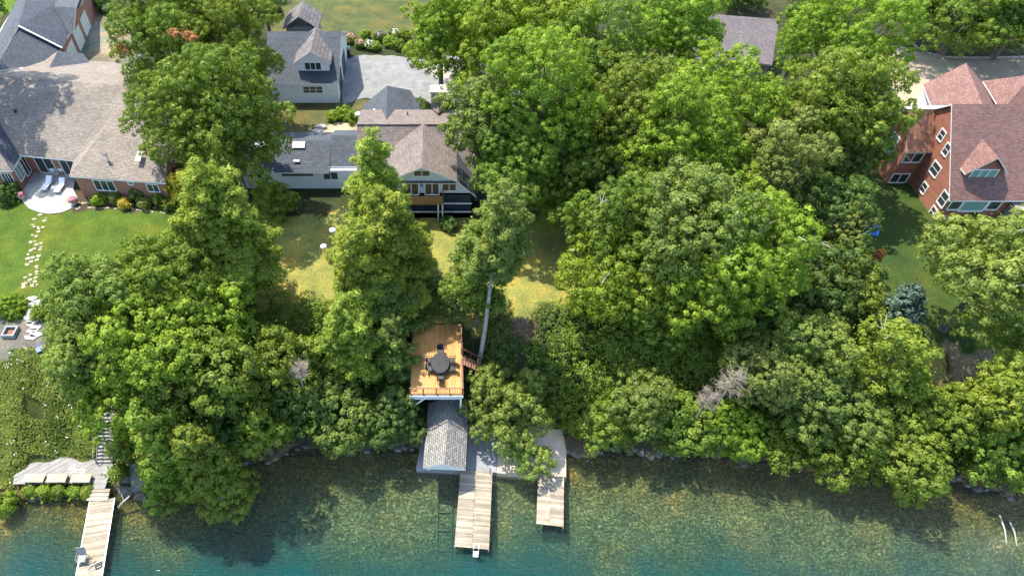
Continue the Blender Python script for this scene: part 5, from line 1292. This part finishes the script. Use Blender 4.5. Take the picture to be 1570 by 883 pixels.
# fallen branches in the water, lower right
for i, pts in enumerate((((1533, 790), (1541, 812), (1544, 833), (1562, 850)), ((1548, 800), (1556, 815), (1560, 836), (1572, 846)))):
    b = MB(); b.tube([Vector((*at(px, py, .05), .06-.05*j)) for j, (px, py) in enumerate(pts)], [.07, .06, .045, .02], 'dead_wood', 6); o = b.build_top('fallen_branch', V(*pts[0], 0)); tag(o, ['left', 'right'][i]+' one of the two bleached branches lying in the water in the lower right corner', 'branch', 'bleached branches in the water')

# undergrowth covering the bank (uncountable)
def thicket(name, n, test, mat, seed, hmin, hmax, smin, smax, leaf=.2, fr=.34, per=15, extra=None):
    r = np.random.default_rng(seed); P_ = []; 
    while len(P_) < n:
        x = r.uniform(-42, 62); d_ = r.uniform(.6, 13); y = float(shore(x))+d_
        if test(x, y, d_): P_.append((x, y, float(gz(x, y))+r.uniform(hmin, hmax)*.7))
    lob = np.array(P_); lr_ = r.uniform(smin, smax, n)
    fp, fn = [], []
    for i in range(n):
        k = max(6, int(4*lr_[i]**2*.75/fr**2)); d = fib(k, r); d = nrm(d+r.normal(0, .15, d.shape)); d = d[d[:, 2] > -.1]; fp.append(lob[i]+d*lr_[i]*np.array([1, 1, .8])); fn.append(d)
    fp = np.concatenate(fp); fn = np.concatenate(fn); nf = len(fp); idx = np.repeat(np.arange(nf), per); d = nrm(r.normal(size=(nf*per, 3))); fl = (d*fn[idx]).sum(1) < 0; d[fl] *= -1
    tn = r.uniform(.15, .75, n); cnt = [0]; ti = np.clip(.45+r.normal(0, .2, nf), 0, .95)[idx]
    pos = fp[idx]+d*fr*r.uniform(.6, 1.1, (nf*per, 1)); nor = nrm(d+fn[idx]*.5+np.array([0, 0, .4])+r.normal(0, .35, d.shape))
    o = put(name, leaf_mesh(name, pos, nor, leaf*r.uniform(.7, 1.3, nf*per), ti, mat, r), None); o['kind'] = 'stuff'; o['label'] = extra; return o
def clearx(x, y): return not (-4.2 < x < 4.4 and y < 40) and not (-30.6 < x < -26.6) and not (-4.5 < x < 11.2 and y < 32)
thicket('undergrowth', 300, lambda x, y, d: 10 < x < 34 and d < 11 and clearx(x, y) and (x+y*.3) % 3.1 > .0 , 'leaf_mid', 1, .3, 1.4, .7, 1.5, extra='tangle of brambles and bushes on the right bank')
thicket('undergrowth', 150, lambda x, y, d: 8 < x < 34 and d < 9 and clearx(x, y), 'leaf_bright', 2, .5, 1.6, .5, 1.0, extra='lighter brambles on the right bank')
thicket('undergrowth', 220, lambda x, y, d: 32 < x < 62 and d < 12 and clearx(x, y) and not (41 < x < 50 and d > 5), 'leaf_mid', 3, .3, 1.5, .7, 1.4, extra='undergrowth below the trees of the far right bank')
thicket('undergrowth', 260, lambda x, y, d: -26 < x < -2.5 and d < 12 and clearx(x, y), 'leaf_mid', 4, .3, 1.5, .7, 1.4, extra='undergrowth of the shaded bank left of the deck')
thicket('undergrowth', 90, lambda x, y, d: 4.2 < x < 11 and 5 < d < 12 and clearx(x, y) and (x < 5.4 or x > 9), 'leaf_dark', 5, .1, .6, .5, 1.0, extra='low plants around the bare soil right of the deck')
thicket('undergrowth', 90, lambda x, y, d: 4.4 < x < 10.5 and 4 < d < 8, 'leaf_dark', 6, .1, .5, .4, .8, extra='plants below the round oak behind the concrete pads')
# tall weeds on the left bank
r = np.random.default_rng(77); n_ = 34000
x = r.uniform(-46, -26.5, n_); dd_ = r.uniform(.9, 11.5, n_); y = shore(x)+dd_
ok = ~((x > -30.0) & (x < -28.2) & (y < 31.5)) & ~((x > -35.6) & (x < -29) & (y < 28.2)); x = x[ok]; y = y[ok]; z = gz(x, y)
bare = np.sin(x*.9+2)*np.sin(y*1.1+.4*x) > .72; x = x[~bare]; y = y[~bare]; z = z[~bare]
clump = np.sin(x*1.7+np.sin(y*1.3)*2)*np.sin(y*1.9+x*.6); big = np.sin(x*.55+1)*np.sin(y*.8+x*.2); h = .22+.30*np.clip(clump, -.6, 1)+r.uniform(0, .18, len(x))
pos = np.stack([x, y, z+h*.6], -1); nor = nrm(np.stack([r.normal(0, .7, len(x)), r.normal(-.3, .6, len(x)), np.full(len(x), .95)], -1))
o = put('tall_weeds', leaf_mesh('tall_weeds', pos, nor, .26*r.uniform(.5, 1.7, len(x)), np.clip(.42+.25*clump+.35*big+r.normal(0, .18, len(x)), 0, 1), 'leaf_weed', r, aspect=.3), None); o['kind'] = 'stuff'; o['label'] = 'tall weeds and grass on the open left bank'
j = r.integers(0, len(x), 90); o = put('white_wildflowers', leaf_mesh('white_wildflowers', np.repeat(pos[j], 3, 0)+r.normal(0, .12, (270, 3))+np.array([0, 0, .3]), nrm(r.normal(0, .3, (270, 3))+np.array([0, 0, 1])), np.full(270, .10), np.full(270, .5), 'petal_white', r, aspect=.9), None); o['kind'] = 'stuff'; o['label'] = 'white umbel flowers scattered over the weedy left bank'
